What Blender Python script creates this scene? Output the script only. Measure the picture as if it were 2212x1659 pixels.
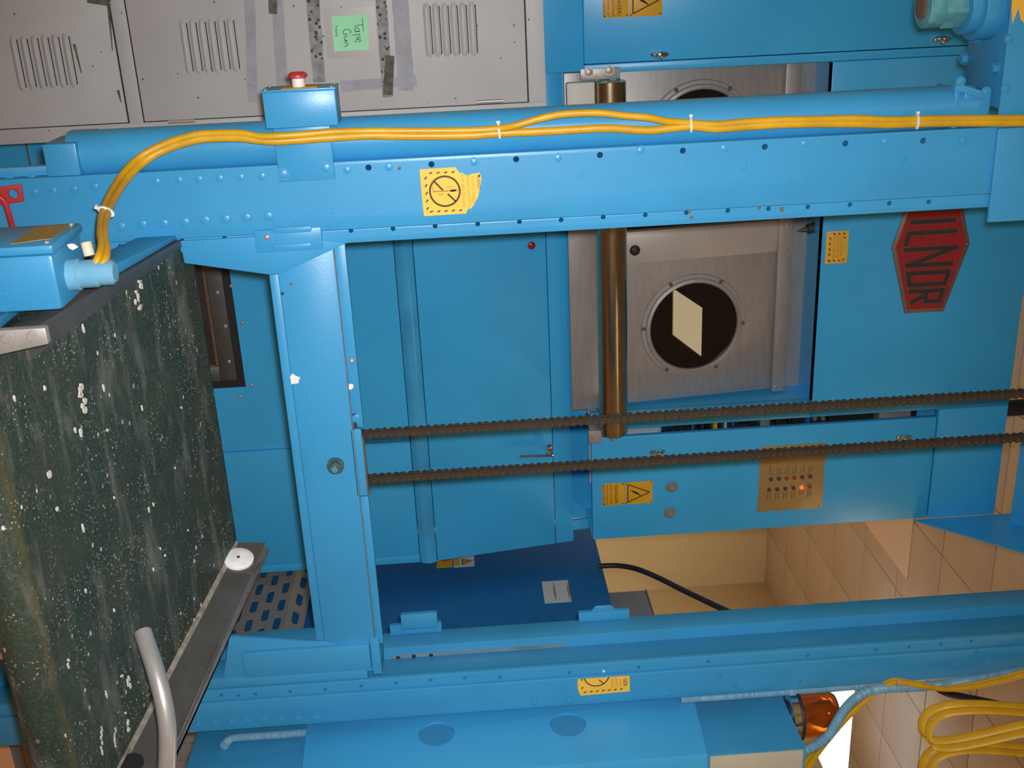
import bpy, bmesh, math, random
from mathutils import Vector, Matrix
random.seed(7)
for o in list(bpy.data.objects): bpy.data.objects.remove(o)
scene = bpy.context.scene
COL = scene.collection
PI = math.pi

# ------------------------------------------------------------------ camera
W, H, F = 2212.0, 1659.0, 2370.0
YAW, PITCH, ROLL = math.radians(21.552), math.radians(2.05), math.radians(-3.485)
CAM = Vector((0, 0, 1.55))
fwd = Vector((math.sin(YAW)*math.cos(PITCH), math.cos(YAW)*math.cos(PITCH), math.sin(PITCH)))
r0 = Vector((math.cos(YAW), -math.sin(YAW), 0)); u0 = r0.cross(fwd)
RGT = r0*math.cos(ROLL) + u0*math.sin(ROLL)          # to the right in the upright view
UPV = -r0*math.sin(ROLL) + u0*math.cos(ROLL)         # up in the upright view
cd = bpy.data.cameras.new('camera'); cam = bpy.data.objects.new('camera', cd); COL.objects.link(cam)
cd.sensor_fit = 'HORIZONTAL'; cd.sensor_width = 36; cd.lens = F/W*36; cd.clip_start = .02
# the picture was taken with the camera turned on its side
Rm = Matrix((UPV, -RGT, -fwd)).transposed()
cam.matrix_world = Matrix.Translation(CAM) @ Rm.to_4x4()
scene.camera = cam

# ------------------------------------------------------------------ world, flash, exposure
wd = bpy.data.worlds.new('world'); scene.world = wd; wd.use_nodes = True
wd.node_tree.nodes['Background'].inputs[0].default_value = (.9, .8, .65, 1)
wd.node_tree.nodes['Background'].inputs[1].default_value = .05
fl = bpy.data.lights.new('camera_flash', 'SPOT'); fl.energy = 145; fl.shadow_soft_size = .014
fl.spot_size = math.radians(84); fl.spot_blend = 1.0; fl.color = (.97, .985, 1)
flo = bpy.data.objects.new('camera_flash', fl); COL.objects.link(flo)
flo.matrix_world = Matrix.Translation(CAM - RGT*.022 + UPV*.014 + fwd*.01) @ Rm.to_4x4()
vs = scene.view_settings
vs.view_transform = 'Standard'; vs.look = 'None'; vs.gamma = 1; vs.use_curve_mapping = False; vs.exposure = 0.0

# ------------------------------------------------------------------ survey helpers: a sight line met with a real plane
def ray(x, y): return RGT*((y-829.5)/F) + UPV*((x-1106)/F) + fwd
def PY(x, y, Y): d = ray(x, y); return CAM + d*(Y/d.y)
def PX(x, y, X): d = ray(x, y); return CAM + d*(X/d.x)
def PZ(x, y, Z): d = ray(x, y); return CAM + d*((Z-CAM.z)/d.z)
TI = .2071
def belt_z(Y): return 1.106 + TI*(Y-1.7)
def PB(x, y, up=0.0):
    d = ray(x, y); return CAM + d*((belt_z(0)+up-CAM.z)/(d.z-TI*d.y))

# ------------------------------------------------------------------ materials
MATS = {}
def mat(name, col, rough=.5, metal=0.0, vary=.0, vscale=8.0, bump=0.0, bscale=200.0, speck=None, sscale=60.0, samt=.04, emit=None, estr=0.0, coat=0.0, spec=.5, stretch=None, trans=0.0):
    if name in MATS: return MATS[name]
    m = bpy.data.materials.new(name); m.use_nodes = True; nt = m.node_tree; b = nt.nodes['Principled BSDF']
    b.inputs['Base Color'].default_value = (*col, 1); b.inputs['Roughness'].default_value = rough; b.inputs['Metallic'].default_value = metal
    b.inputs['Coat Weight'].default_value = coat; b.inputs['Specular IOR Level'].default_value = spec
    if trans: b.inputs['Transmission Weight'].default_value = trans
    tc = nt.nodes.new('ShaderNodeTexCoord'); mp = nt.nodes.new('ShaderNodeMapping'); nt.links.new(tc.outputs['Object'], mp.inputs[0])
    if stretch: mp.inputs['Scale'].default_value = stretch
    src = None
    if vary:
        n = nt.nodes.new('ShaderNodeTexNoise'); n.inputs['Scale'].default_value = vscale; n.inputs['Detail'].default_value = 5
        nt.links.new(mp.outputs[0], n.inputs[0])
        r = nt.nodes.new('ShaderNodeMapRange'); r.inputs[1].default_value = .3; r.inputs[2].default_value = .7; r.inputs[3].default_value = 1-vary; r.inputs[4].default_value = 1+vary
        nt.links.new(n.outputs[0], r.inputs[0])
        mx = nt.nodes.new('ShaderNodeMix'); mx.data_type = 'RGBA'; mx.blend_type = 'MULTIPLY'; mx.inputs[0].default_value = 1
        mx.inputs[6].default_value = (*col, 1); nt.links.new(r.outputs[0], mx.inputs[7]); src = mx.outputs[2]
    if speck:
        v = nt.nodes.new('ShaderNodeTexVoronoi'); v.inputs['Scale'].default_value = sscale
        nt.links.new(mp.outputs[0], v.inputs[0])
        c = nt.nodes.new('ShaderNodeMath'); c.operation = 'LESS_THAN'; c.inputs[1].default_value = samt; nt.links.new(v.outputs['Distance'], c.inputs[0])
        mx = nt.nodes.new('ShaderNodeMix'); mx.data_type = 'RGBA'; nt.links.new(c.outputs[0], mx.inputs[0])
        if src: nt.links.new(src, mx.inputs[6])
        else: mx.inputs[6].default_value = (*col, 1)
        mx.inputs[7].default_value = (*speck, 1); src = mx.outputs[2]
    if src: nt.links.new(src, b.inputs['Base Color'])
    if bump:
        n2 = nt.nodes.new('ShaderNodeTexNoise'); n2.inputs['Scale'].default_value = bscale; nt.links.new(mp.outputs[0], n2.inputs[0])
        bp = nt.nodes.new('ShaderNodeBump'); bp.inputs['Strength'].default_value = bump; bp.inputs['Distance'].default_value = .002
        nt.links.new(n2.outputs[0], bp.inputs['Height']); nt.links.new(bp.outputs[0], b.inputs['Normal'])
    if emit: b.inputs['Emission Color'].default_value = (*emit, 1); b.inputs['Emission Strength'].default_value = estr
    MATS[name] = m; return m

BLUE = mat('frame blue paint', (.042, .30, .575), .36, vary=.07, vscale=5, bump=.06, bscale=260, speck=(.35, .6, .8), sscale=70, samt=.035)
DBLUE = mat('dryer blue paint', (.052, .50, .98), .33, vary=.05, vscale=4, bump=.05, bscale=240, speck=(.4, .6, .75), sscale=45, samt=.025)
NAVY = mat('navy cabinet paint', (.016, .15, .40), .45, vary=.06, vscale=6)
HOLE = mat('hole blue shadowed primer', (.02, .12, .26), .6)
STEEL = mat('brushed stainless', (.46, .435, .42), .45, .50, vary=.08, vscale=14, stretch=(1, 1, 6))
STEELD = mat('dull grey steel', (.135, .137, .132), .5, .55, vary=.14, vscale=20)
ROLL_M = mat('roller steel with warm reflection tint', (.50, .42, .28), .24, 1.0, vary=.12, vscale=30)  # warm reflection of the room is put into the steel's base colour
CHROME = mat('chrome', (.78, .78, .78), .12, 1.0)
ALU = mat('bright aluminium', (.92, .92, .94), .5, .0, vary=.12, vscale=60)
BLACK = mat('black rubber', (.018, .018, .02), .55)
GREASE = mat('greasy brown chain steel', (.040, .026, .015), .6, .1, vary=.4, vscale=160)
GREASEP = mat('greasy pin steel', (.13, .09, .055), .4, .5)
RUST = mat('rusty brown paint edge', (.16, .10, .065), .7, vary=.3, vscale=120)
LOCK = mat('locker grey paint', (.48, .485, .50), .5, vary=.05, vscale=7, bump=.05, bscale=150, speck=(.16, .10, .07), sscale=26, samt=.055)
TAPE = mat('grey tape residue', (.34, .35, .40), .6, vary=.12, vscale=25, speck=(.10, .10, .10), sscale=90, samt=.10)
TAPED = mat('dirty tape residue', (.27, .275, .29), .7, vary=.35, vscale=45, speck=(.05, .05, .045), sscale=85, samt=.30)
GRIME = mat('dark olive adhesive grime', (.11, .11, .085), .8, vary=.5, vscale=70)
YEL = mat('sticker yellow', (.92, .52, .055), .55, vary=.04, vscale=20)
YELD = mat('enamel sign yellow', (.80, .43, .02), .45, vary=.04, vscale=20)
INK = mat('sticker brown black ink', (.07, .03, .012), .6)
INKF = mat('faded sticker ink', (.45, .23, .03), .6)
YCAB = mat('yellow cable sheath', (.62, .335, .010), .42, vary=.12, vscale=30, speck=(.25, .14, .02), sscale=140, samt=.10)
WHITE = mat('white plastic', (.72, .70, .66), .5)
NOTE = mat('green sticky paper', (.36, .86, .50), .7, vary=.04, vscale=30)
PEN = mat('pencil ink', (.06, .10, .08), .6)
TAPEC = mat('clear tape film', (.40, .375, .36), .3)
RED = mat('red paint', (.50, .03, .035), .42, vary=.08, vscale=30)
REDB = mat('red button plastic', (.50, .035, .05), .35)
PLATER = mat('nameplate red', (.40, .022, .030), .45, vary=.12, vscale=40)
PLATEK = mat('nameplate dark letters', (.045, .042, .042), .5)
BRONZE = mat('nameplate worn metal rim', (.30, .25, .20), .4, .6)
BRASS = mat('indicator plate gold', (.46, .30, .115), .45, .25, vary=.07, vscale=20)
LAMPD = mat('unlit indicator lens', (.10, .07, .07), .25)
LAMPR = mat('red indicator lens', (.42, .06, .03), .25)
LAMPL = mat('lit orange indicator lens', (.8, .12, .04), .3, emit=(1, .18, .05), estr=.9)
CREAM = mat('cream cover paint', (.52, .47, .36), .6, vary=.04, vscale=10)
GREYP = mat('grey cabinet paint', (.30, .285, .285), .55, vary=.05, vscale=10)
GUARD = mat('grey guard paint', (.32, .285, .26), .5, vary=.05, vscale=14)
CONDUIT = mat('blue painted conduit', (.17, .37, .52), .42, vary=.1, vscale=40)
TEAL = mat('oily teal bearing paint', (.10, .33, .38), .4, vary=.25, vscale=50)
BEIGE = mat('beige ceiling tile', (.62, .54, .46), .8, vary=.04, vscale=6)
GRID = mat('ceiling grid brown', (.42, .33, .25), .7)
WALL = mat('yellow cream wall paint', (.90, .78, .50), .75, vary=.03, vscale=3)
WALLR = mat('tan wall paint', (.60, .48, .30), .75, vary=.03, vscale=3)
FLOOR = mat('terracotta floor tile', (.90, .52, .32), .6, vary=.08, vscale=5)
GROUT = mat('floor joint grey', (.25, .23, .21), .8)
SMOKE = mat('brown dark interior', (.045, .032, .026), .5, vary=.3, vscale=14)
DARK = mat('dark interior', (.012, .012, .014), .7)
INTER = mat('pale switchgear panel', (.45, .62, .66), .5)
LINT = mat('white lint', (.66, .63, .56), .9)
AMBER = mat('amber lens', (1.0, .42, .06), .05, trans=.95)
LABELB = mat('brown data label', (.36, .25, .06), .5, vary=.2, vscale=120)
CREAMP = mat('cream plug', (.72, .62, .44), .5)
GLASS = mat('dark door glass', (.014, .011, .009), .0, spec=.40)
TUBEG = mat('bare grey tube', (.46, .45, .44), .36, .45, vary=.06, vscale=40)
CARDG = mat('sticker white', (.70, .70, .68), .6)
ORNG = mat('sticker orange band', (.78, .40, .10), .6)
CHIP = mat('plaster white chip', (.85, .82, .78), .8)
WARMLIGHT = mat('warm ceiling light diffuser', (.9, .8, .6), .5, emit=(1.0, .79, .46), estr=12.0)
COOLLIGHT = mat('white fluorescent diffuser', (.95, .95, 1), .5, emit=(.93, .97, 1.0), estr=2.4)

def belt_material():
    m = bpy.data.materials.new('dirty dark green belt'); m.use_nodes = True; nt = m.node_tree; b = nt.nodes['Principled BSDF']
    b.inputs['Roughness'].default_value = .55
    tc = nt.nodes.new('ShaderNodeTexCoord')
    def mapped(s):
        mp = nt.nodes.new('ShaderNodeMapping'); mp.inputs['Scale'].default_value = s; nt.links.new(tc.outputs['Object'], mp.inputs[0]); return mp.outputs[0]
    def noise(vec, sc, det=6):
        n = nt.nodes.new('ShaderNodeTexNoise'); n.inputs['Scale'].default_value = sc; n.inputs['Detail'].default_value = det; n.inputs['Roughness'].default_value = .65; nt.links.new(vec, n.inputs[0]); return n.outputs[0]
    def rng(v, a, c, lo=0, hi=1):
        r = nt.nodes.new('ShaderNodeMapRange'); r.inputs[1].default_value = a; r.inputs[2].default_value = c; r.inputs[3].default_value = lo; r.inputs[4].default_value = hi; nt.links.new(v, r.inputs[0]); return r.outputs[0]
    def mix(f, a, c):
        x = nt.nodes.new('ShaderNodeMix'); x.data_type = 'RGBA'; nt.links.new(f, x.inputs[0])
        for k, q in ((6, a), (7, c)):
            if isinstance(q, tuple): x.inputs[k].default_value = (*q, 1)
            else: nt.links.new(q, x.inputs[k])
        return x.outputs[2]
    def mul(a, c):
        x = nt.nodes.new('ShaderNodeMath'); x.operation = 'MULTIPLY'; nt.links.new(a, x.inputs[0]); nt.links.new(c, x.inputs[1]); return x.outputs[0]
    base = mix(rng(noise(mapped((1, 1, 1)), 9), .35, .65), (.012, .040, .031), (.040, .056, .036))
    fine = mix(rng(noise(mapped((1, 1, 1)), 240, 2), .45, .75), base, (.085, .085, .062))
    # grey lint smears drawn out across the belt
    sm = rng(noise(mapped((2.2, 9, 9)), 3.2, 8), .52, .78)
    smear = mix(sm, fine, (.20, .195, .17))
    # scattered white specks
    def specks(scale, thr, dens, stretch):
        v = nt.nodes.new('ShaderNodeTexVoronoi'); v.inputs['Scale'].default_value = scale; nt.links.new(mapped(stretch), v.inputs[0])
        c = nt.nodes.new('ShaderNodeMath'); c.operation = 'LESS_THAN'; c.inputs[1].default_value = thr; nt.links.new(v.outputs['Distance'], c.inputs[0])
        return mul(c.outputs[0], rng(noise(mapped((1, 1, 1)), dens, 3), .48, .62))
    s1 = mix(specks(95, .14, 10, (1, 1, 1)), smear, (.62, .58, .50))
    s2 = mix(specks(46, .12, 7, (.7, 1, 1)), s1, (.80, .75, .66))
    s3 = mix(specks(170, .22, 14, (1, 1, 1)), s2, (.40, .38, .32))
    # ochre reflection line just above the nose roller, painted into the belt colour
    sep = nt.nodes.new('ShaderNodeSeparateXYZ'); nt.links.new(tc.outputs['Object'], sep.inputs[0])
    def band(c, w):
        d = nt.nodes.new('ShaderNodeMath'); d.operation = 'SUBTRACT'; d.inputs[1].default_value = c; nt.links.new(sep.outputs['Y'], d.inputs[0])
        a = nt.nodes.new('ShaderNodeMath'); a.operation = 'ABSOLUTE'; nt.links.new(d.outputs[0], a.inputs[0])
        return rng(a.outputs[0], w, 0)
    painted_glint = mul(band(1.186, .010), rng(noise(mapped((1, 1, 1)), 12), .3, .7, .0, .6))
    col = mix(painted_glint, s3, (.20, .16, .035))
    nt.links.new(col, b.inputs['Base Color'])
    n2 = nt.nodes.new('ShaderNodeTexNoise'); n2.inputs['Scale'].default_value = 320; nt.links.new(tc.outputs['Object'], n2.inputs[0])
    bp = nt.nodes.new('ShaderNodeBump'); bp.inputs['Strength'].default_value = .25; bp.inputs['Distance'].default_value = .002
    nt.links.new(n2.outputs[0], bp.inputs['Height']); nt.links.new(bp.outputs[0], b.inputs['Normal'])
    return m
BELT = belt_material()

# ------------------------------------------------------------------ object helpers
BASE = {}
def link(o, parent):
    COL.objects.link(o)
    if parent is not None:
        o.parent = parent
        o.matrix_parent_inverse = Matrix.Translation(-BASE[parent.name]) if parent.name in BASE else Matrix()
    return o
def thing(name, label, cat, loc=(0, 0, 0), group=None, kind=None):
    o = bpy.data.objects.new(name, None); COL.objects.link(o); o.location = loc; o.empty_display_size = .05
    o['label'] = label; o['category'] = cat
    if group: o['group'] = group
    BASE[o.name] = Vector(loc); return o
def tag(o, label, cat, group=None):
    o['label'] = label; o['category'] = cat
    if group: o['group'] = group
    return o
def struct(o): o['kind'] = 'structure'; return o
def put(name, me, parent, loc, rot=None, m=None):
    o = bpy.data.objects.new(name, me); link(o, parent); o.location = loc
    if rot is not None: o.rotation_euler = rot
    return o

class G:
    def __init__(s): s.v = []; s.f = []
    def add(s, vs_, fs):
        k = len(s.v); s.v += [Vector(p) for p in vs_]; s.f += [tuple(i+k for i in q) for q in fs]; return s
    def box(s, x0, x1, y0, y1, z0, z1):
        return s.add([(x0,y0,z0),(x1,y0,z0),(x1,y1,z0),(x0,y1,z0),(x0,y0,z1),(x1,y0,z1),(x1,y1,z1),(x0,y1,z1)],
            [(3,2,1,0),(4,5,6,7),(0,1,5,4),(1,2,6,5),(2,3,7,6),(3,0,4,7)])
    def prism(s, poly, d):           # 3-D polygon pushed along d
        n = len(poly); d = Vector(d); P = [Vector(p) for p in poly]
        nrm = Vector((0,0,0))
        for i in range(n): nrm += P[i].cross(P[(i+1) % n])
        if nrm.dot(d) > 0: P.reverse()
        s.add(P + [p+d for p in P], [tuple(range(n)), tuple(range(2*n-1, n-1, -1))] + [(i, i+n, (i+1) % n+n, (i+1) % n) for i in range(n)])
        return s
    def cyl(s, a, b, r, n=20, r2=None, cap=True):
        a = Vector(a); b = Vector(b); d = (b-a).normalized(); e = d.orthogonal().normalized(); g = d.cross(e); r2 = r if r2 is None else r2
        P = [a+(e*math.cos(2*PI*i/n)+g*math.sin(2*PI*i/n))*r for i in range(n)] + [b+(e*math.cos(2*PI*i/n)+g*math.sin(2*PI*i/n))*r2 for i in range(n)]
        fs = [(i, (i+1) % n, (i+1) % n+n, i+n) for i in range(n)]
        if cap: fs += [tuple(range(n-1, -1, -1)), tuple(range(n, 2*n))]
        return s.add(P, fs)
    def lathe(s, a, d, prof, n=28):  # prof: list of (radius, height along d), closed at both ends
        a = Vector(a); d = Vector(d).normalized(); e = d.orthogonal().normalized(); g = d.cross(e); P = []; fs = []
        for r, h in prof: P += [a+d*h+(e*math.cos(2*PI*i/n)+g*math.sin(2*PI*i/n))*max(r, 1e-5) for i in range(n)]
        for k in range(len(prof)-1): fs += [(k*n+i, k*n+(i+1) % n, (k+1)*n+(i+1) % n, (k+1)*n+i) for i in range(n)]
        fs += [tuple(range(n-1, -1, -1)), tuple(range((len(prof)-1)*n, len(prof)*n))]
        return s.add(P, fs)
    def sweep(s, pts, ra, rb=None, n=12, wdir=None, rfun=None):
        rb = rb or ra; P = []; fs = []; m = len(pts); prev = None; acc = 0.0
        for k in range(m):
            t = (pts[min(k+1, m-1)]-pts[max(k-1, 0)]).normalized()
            if wdir is not None: e = Vector(wdir) - t*t.dot(Vector(wdir))
            elif prev is None: e = t.orthogonal()
            else: e = prev - t*t.dot(prev)
            e.normalize(); prev = e; g = t.cross(e)
            if k: acc += (pts[k]-pts[k-1]).length
            q = rfun(acc) if rfun else 1.0
            P += [pts[k]+e*(ra*q*math.cos(2*PI*i/n))+g*(rb*q*math.sin(2*PI*i/n)) for i in range(n)]
        for k in range(m-1): fs += [(k*n+i, k*n+(i+1) % n, (k+1)*n+(i+1) % n, (k+1)*n+i) for i in range(n)]
        fs += [tuple(range(n-1, -1, -1)), tuple(range((m-1)*n, m*n))]
        return s.add(P, fs)
    def mesh(s, name, m, bevel=0.0, smooth=False, seg=2):
        me = bpy.data.meshes.new(name); me.from_pydata([tuple(p) for p in s.v], [], s.f); me.update()
        bm = bmesh.new(); bm.from_mesh(me)
        bmesh.ops.recalc_face_normals(bm, faces=bm.faces[:])
        if bevel:
            es = [e for e in bm.edges if len(e.link_faces) == 2 and e.calc_face_angle(0) > .5]
            bmesh.ops.bevel(bm, geom=es, offset=bevel, segments=seg, affect='EDGES', profile=.5, clamp_overlap=True)
        bm.to_mesh(me); bm.free(); me.materials.append(m)
        if smooth or bevel:
            for p in me.polygons: p.use_smooth = True
            me.set_sharp_from_angle(angle=math.radians(38))
        return me
    def build(s, name, m, parent=None, bevel=0.0, smooth=False, seg=2):
        return link(bpy.data.objects.new(name, s.mesh(name, m, bevel, smooth, seg)), parent)

def box(name, m, parent, x0, x1, y0, y1, z0, z1, bevel=.0015):
    return G().box(min(x0,x1), max(x0,x1), min(y0,y1), max(y0,y1), min(z0,z1), max(z0,z1)).build(name, m, parent, bevel)
def catmull(pts, sub=8):
    out = []; n = len(pts)
    for i in range(n-1):
        p0, p1, p2, p3 = pts[max(i-1, 0)], pts[i], pts[i+1], pts[min(i+2, n-1)]
        for k in range(sub):
            t = k/sub
            out.append(.5*((2*p1)+(p2-p0)*t+(2*p0-5*p1+4*p2-p3)*t*t+(3*p1-p0-3*p2+p3)*t*t*t))
    out.append(pts[-1]); return out
def text_mesh(body, size, m, O, U=(1,0,0), V=(0,0,1), align='CENTER', lift=0.0, warp=None):
    c = bpy.data.curves.new('t', 'FONT'); c.body = body; c.size = size; c.align_x = align; c.align_y = 'CENTER'; c.resolution_u = 2
    o = bpy.data.objects.new('t', c); COL.objects.link(o)
    me = bpy.data.meshes.new_from_object(o.evaluated_get(bpy.context.evaluated_depsgraph_get()))
    bpy.data.objects.remove(o); bpy.data.curves.remove(c)
    O = Vector(O); U = Vector(U); V = Vector(V); N = U.cross(V)
    for v in me.vertices:
        x, y = v.co.x, v.co.y
        if warp: x, y = warp(x, y)
        v.co = O+U*x+V*y+N*lift
    me.materials.clear(); me.materials.append(m); me.name = 'lettering'; return me
def text(name, body, size, m, parent, O, U=(1,0,0), V=(0,0,1), align='CENTER', lift=.0005, warp=None):
    return link(bpy.data.objects.new(name, text_mesh(body, size, m, O, U, V, align, lift, warp)), parent)
def plate2(pts, Y, t=.0006):     # x,z polygon standing on the plane Y, thickness t towards the viewer
    return G().prism([(p[0], Y, p[1]) for p in pts], (0, -t, 0))
def strokes(name, lines, w, m, parent, O, U, V, lift=.0006):
    O = Vector(O); U = Vector(U); V = Vector(V); N = U.cross(V); g = G()
    for ln in lines:
        for a, b in zip(ln[:-1], ln[1:]):
            a2 = Vector(a); b2 = Vector(b); d = (b2-a2).normalized()*w*.5; n = Vector((-d.y, d.x)); a2 = a2-d; b2 = b2+d
            g.prism([O+U*p.x+V*p.y+N*(lift-.0003) for p in (a2+n, a2-n, b2-n, b2+n)], N*.0003)
    return g.build(name, m, parent)
def cut(o, cutter_mesh):
    c = bpy.data.objects.new('cutter', cutter_mesh); COL.objects.link(c)
    md = o.modifiers.new('b', 'BOOLEAN'); md.operation = 'DIFFERENCE'; md.object = c; md.solver = 'EXACT'
    bpy.context.view_layer.update()
    me = bpy.data.meshes.new_from_object(o.evaluated_get(bpy.context.evaluated_depsgraph_get()))
    o.modifiers.clear(); o.data = me; bpy.data.objects.remove(c)
def hexbolt(name, r, h, m):
    g = G(); a = [(r*math.cos(PI/3*i), r*math.sin(PI/3*i)) for i in range(6)]
    g.cyl((0, 0, 0), (0, -h*.18, 0), r*1.28, 16)
    n = 6; P = [(x, -h*.15, z) for x, z in a]+[(x, -h*.85, z) for x, z in a]+[(x*.82, -h, z*.82) for x, z in a]
    g.add(P, [(i, (i+1) % 6, (i+1) % 6+6, i+6) for i in range(6)]+[(i+6, (i+1) % 6+6, (i+1) % 6+12, i+12) for i in range(6)]+[tuple(range(12, 18)), tuple(range(5, -1, -1))])
    return g.mesh(name, m, 0, True)
def domemesh(name, r, h, m, n=14):
    return G().lathe((0, 0, 0), (0, -1, 0), [(r, 0), (r, h*.35), (r*.75, h*.8), (r*.3, h)], n).mesh(name, m, 0, True)

# ================================================================== THE ROOM
XR, YB, ZC, TILE = 5.12, 8.0, 3.95, .52
XL, YN = -2.16, -2.4
fl_o = struct(box('floor', GROUT, None, XL, XR, YN, YB, -.12, -.006, 0))
tile_me = G().box(-.253, .253, -.253, .253, -.008, .0).mesh('floor_tile', FLOOR, .002)
for i in range(14):
    for j in range(20):
        put('floor_tile', tile_me, fl_o, (XR-.26-.52*i, YB-.26-.52*j, 0))
ce_o = struct(box('ceiling', GRID, None, XL, XR, YN, YB, ZC+.004, ZC+.1, 0))
ctile = G().box(-.256, .256, -.256, .256, -.006, .006).mesh('ceiling_tile', BEIGE, .002)
for i in range(14):
    for j in range(20):
        x, y = XR-.26-.52*i, YB-.26-.52*j
        put('ceiling_tile', ctile, ce_o, (x, y, ZC))
struct(box('wall_back', WALL, None, XL, XR, YB, YB+.1, -.1, ZC, 0))
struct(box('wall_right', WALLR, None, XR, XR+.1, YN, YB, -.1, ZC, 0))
struct(box('wall_left', WALL, None, XL-.1, XL, YN, YB, -.1, ZC, 0))
struct(box('wall_front', WALL, None, XL, XR, YN-.1, YN, -.1, ZC, 0))

# recessed warm troffers; the mirror image of the first shows in the dryer porthole, the rest are added fill
def troffer(x, y, label, hx=.25, m=None):
    t = thing('ceiling_light', label, 'light', (x, y, ZC-.02), 'recessed warm ceiling lights')
    G().box(x-hx, x+hx, y-.25, y+.25, ZC-.012, ZC-.007).build('diffuser', m or WARMLIGHT, t)
    g = G()
    for a in ((x-hx-.02, x-hx, y-.27, y+.27), (x+hx, x+hx+.02, y-.27, y+.27), (x-hx, x+hx, y-.27, y-.25), (x-hx, x+hx, y+.25, y+.27)): g.box(a[0], a[1], a[2], a[3], ZC-.02, ZC-.0065)
    g.build('frame', WHITE, t, .002)
troffer(2.465, -.80, 'warm ceiling light mirrored in the porthole glass of the dryer', .175)
troffer(-.60, -.80, 'added warm fill light in the ceiling over the photographer, on the locker side')  # out of view, added to raise the ambient light
AISLE_FILL = mat('added aisle fill diffuser', (.9, .8, .6), .5, emit=(1.0, .84, .58), estr=16.0)
troffer(3.60, 1.80, 'added warm fill light in the ceiling over the aisle right of the conveyor', m=AISLE_FILL)  # out of view, added to brighten the floor and ambient light
FAR_FILL = mat('added far fill diffuser', (.9, .8, .6), .5, emit=(1.0, .90, .66), estr=48.0)
troffer(1.00, 6.40, 'added warm fill light in the ceiling of the far room, nearer the locker side', m=FAR_FILL)  # this and the next are hidden lamps added to brighten back wall and ceiling
troffer(2.05, 6.40, 'added warm fill light in the ceiling of the far room straight behind the dryer', m=FAR_FILL)
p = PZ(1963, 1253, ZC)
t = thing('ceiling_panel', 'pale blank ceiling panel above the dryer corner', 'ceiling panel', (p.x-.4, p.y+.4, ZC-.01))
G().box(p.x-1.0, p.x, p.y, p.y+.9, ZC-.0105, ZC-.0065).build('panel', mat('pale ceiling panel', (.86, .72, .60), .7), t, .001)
# hanging white fluorescent fixture seen beyond the right post
HL = 3.55; kk = HL-CAM.z
def on(x, y): return PZ(x, y, HL)
pa, pb, pc = on(1836, 1540), on(1823, 1659), on(1774, 1650)
y0 = (pa.y+pb.y)/2; x1 = pc.x; y1 = y0+.42; x0 = x1-.95
t = thing('fluorescent_light', 'glaring white fluorescent light hanging beyond the amber beacon', 'light', ((x0+x1)/2, (y0+y1)/2, HL))
G().box(x0, x1, y0, y1, HL, HL+.02).build('diffuser', COOLLIGHT, t)
box('housing', WHITE, t, x0+.06, x1-.06, y0+.10, y1-.06, HL+.02, HL+.06, .004)
for xx in (x0+.1, x0+.4): G().cyl((xx, y1-.1, HL+.06), (xx, y1-.1, ZC), .002, 8).build('hanger_rod', WHITE, t, smooth=True)

# ================================================================== SHUTTLE FRAME
YF = 1.70
fr = thing('shuttle_frame', 'light blue steel lift frame with two bolted posts and a cross beam', 'machine frame', (.82, 1.75, 0))
bolt_me = hexbolt('bolt', .0062, .0034, BLUE); bolt_big = hexbolt('bolt', .0078, .0042, BLUE); screw_me = domemesh('screw', .0045, .003, STEEL)
# -- left post
post = G().box(.289, .395, YF, 1.80, 0, 2.95).build('post', BLUE, fr, .002)
flange = G().box(.3955, .4175, YF+.003, 1.80, 0, 2.95).build('post_flange', BLUE, fr, .0015)
def hole(g, x, y, r, d, Y=YF): p = PY(x, y, Y); g.cyl((p.x, Y-.01, p.z), (p.x, Y+d, p.z), r, 14)
g = G()
for x, y in ((796,362),(932,355),(1115,344),(1296,335),(1475,325.5),(1652,317),(1826,310),(1994,304)): hole(g, x, y, .0047, .05)
for x, y in ((890,398),(1251,378),(1606,359.5),(1951,345),(625,461),(668,459),(714,454.5),(760,452),(803,451),(849,448)): hole(g, x, y, .0052, .0035)
cut(post, g.mesh('c', BLUE))
g = G()
for x, y in ((260,532),(305,529),(350,526),(394,521),(485,515),(758,498),(849,494),(940,488.5),(1032,484),(1122,479),(1212,475),(1303,469),(1394,464.5),(1483,459),(1572,455),(1660,451),(1745,447),(1836,442),(1921,439),(2006,436),(2170,430)): hole(g, x, y, .0038, .03, YF+.003)
cut(flange, g.mesh('c', BLUE))
def bolt(x, y, Y=YF, me=None, par=None, nm='bolt', m=None):
    p = PY(x, y, Y); return put(nm, me or bolt_me, par or fr, (p.x, Y, p.z), (0, random.uniform(0, 1), 0))
for x, y in ((75,414),(115,411),(160,408),(205,402),(338,391),(387,388),(430,386),(475,384),(520,382),(566,380),(750,366),(840,360),(1024,349),(1206,340),(1384,324),(1565,319),(1738,309),(1912,305),(2080,303)): bolt(x, y+1)
for x, y in ((262,489),(308,485),(354,483),(400,480),(444,476),(488,473),(533,470),(580,467)): bolt(x, y, me=bolt_big)
# splice bracket on the flange
a = PY(549, 498, YF); b = PY(697, 526, YF)
br = box('slide_bracket', BLUE, fr, .388, .4235, YF-.004, YF+.004, a.z, b.z, .001)
for px in ((632, 495), (632, 531)):
    p = PY(*px, YF); z0, z1 = p.z-.026, p.z+.026
    pts = [(p.x+.0045*math.sin(q), z1+.0045*math.cos(q)) for q in [PI*k/8-PI/2 for k in range(9)]]+[(p.x+.0045*math.sin(q), z0+.0045*math.cos(q)) for q in [PI*k/8+PI/2 for k in range(9)]]
    plate2(pts, YF-.0035, .003).build('slot_boss', BLUE, br, .0008)
bolt(577, 512, YF-.004, screw_me); 
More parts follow.
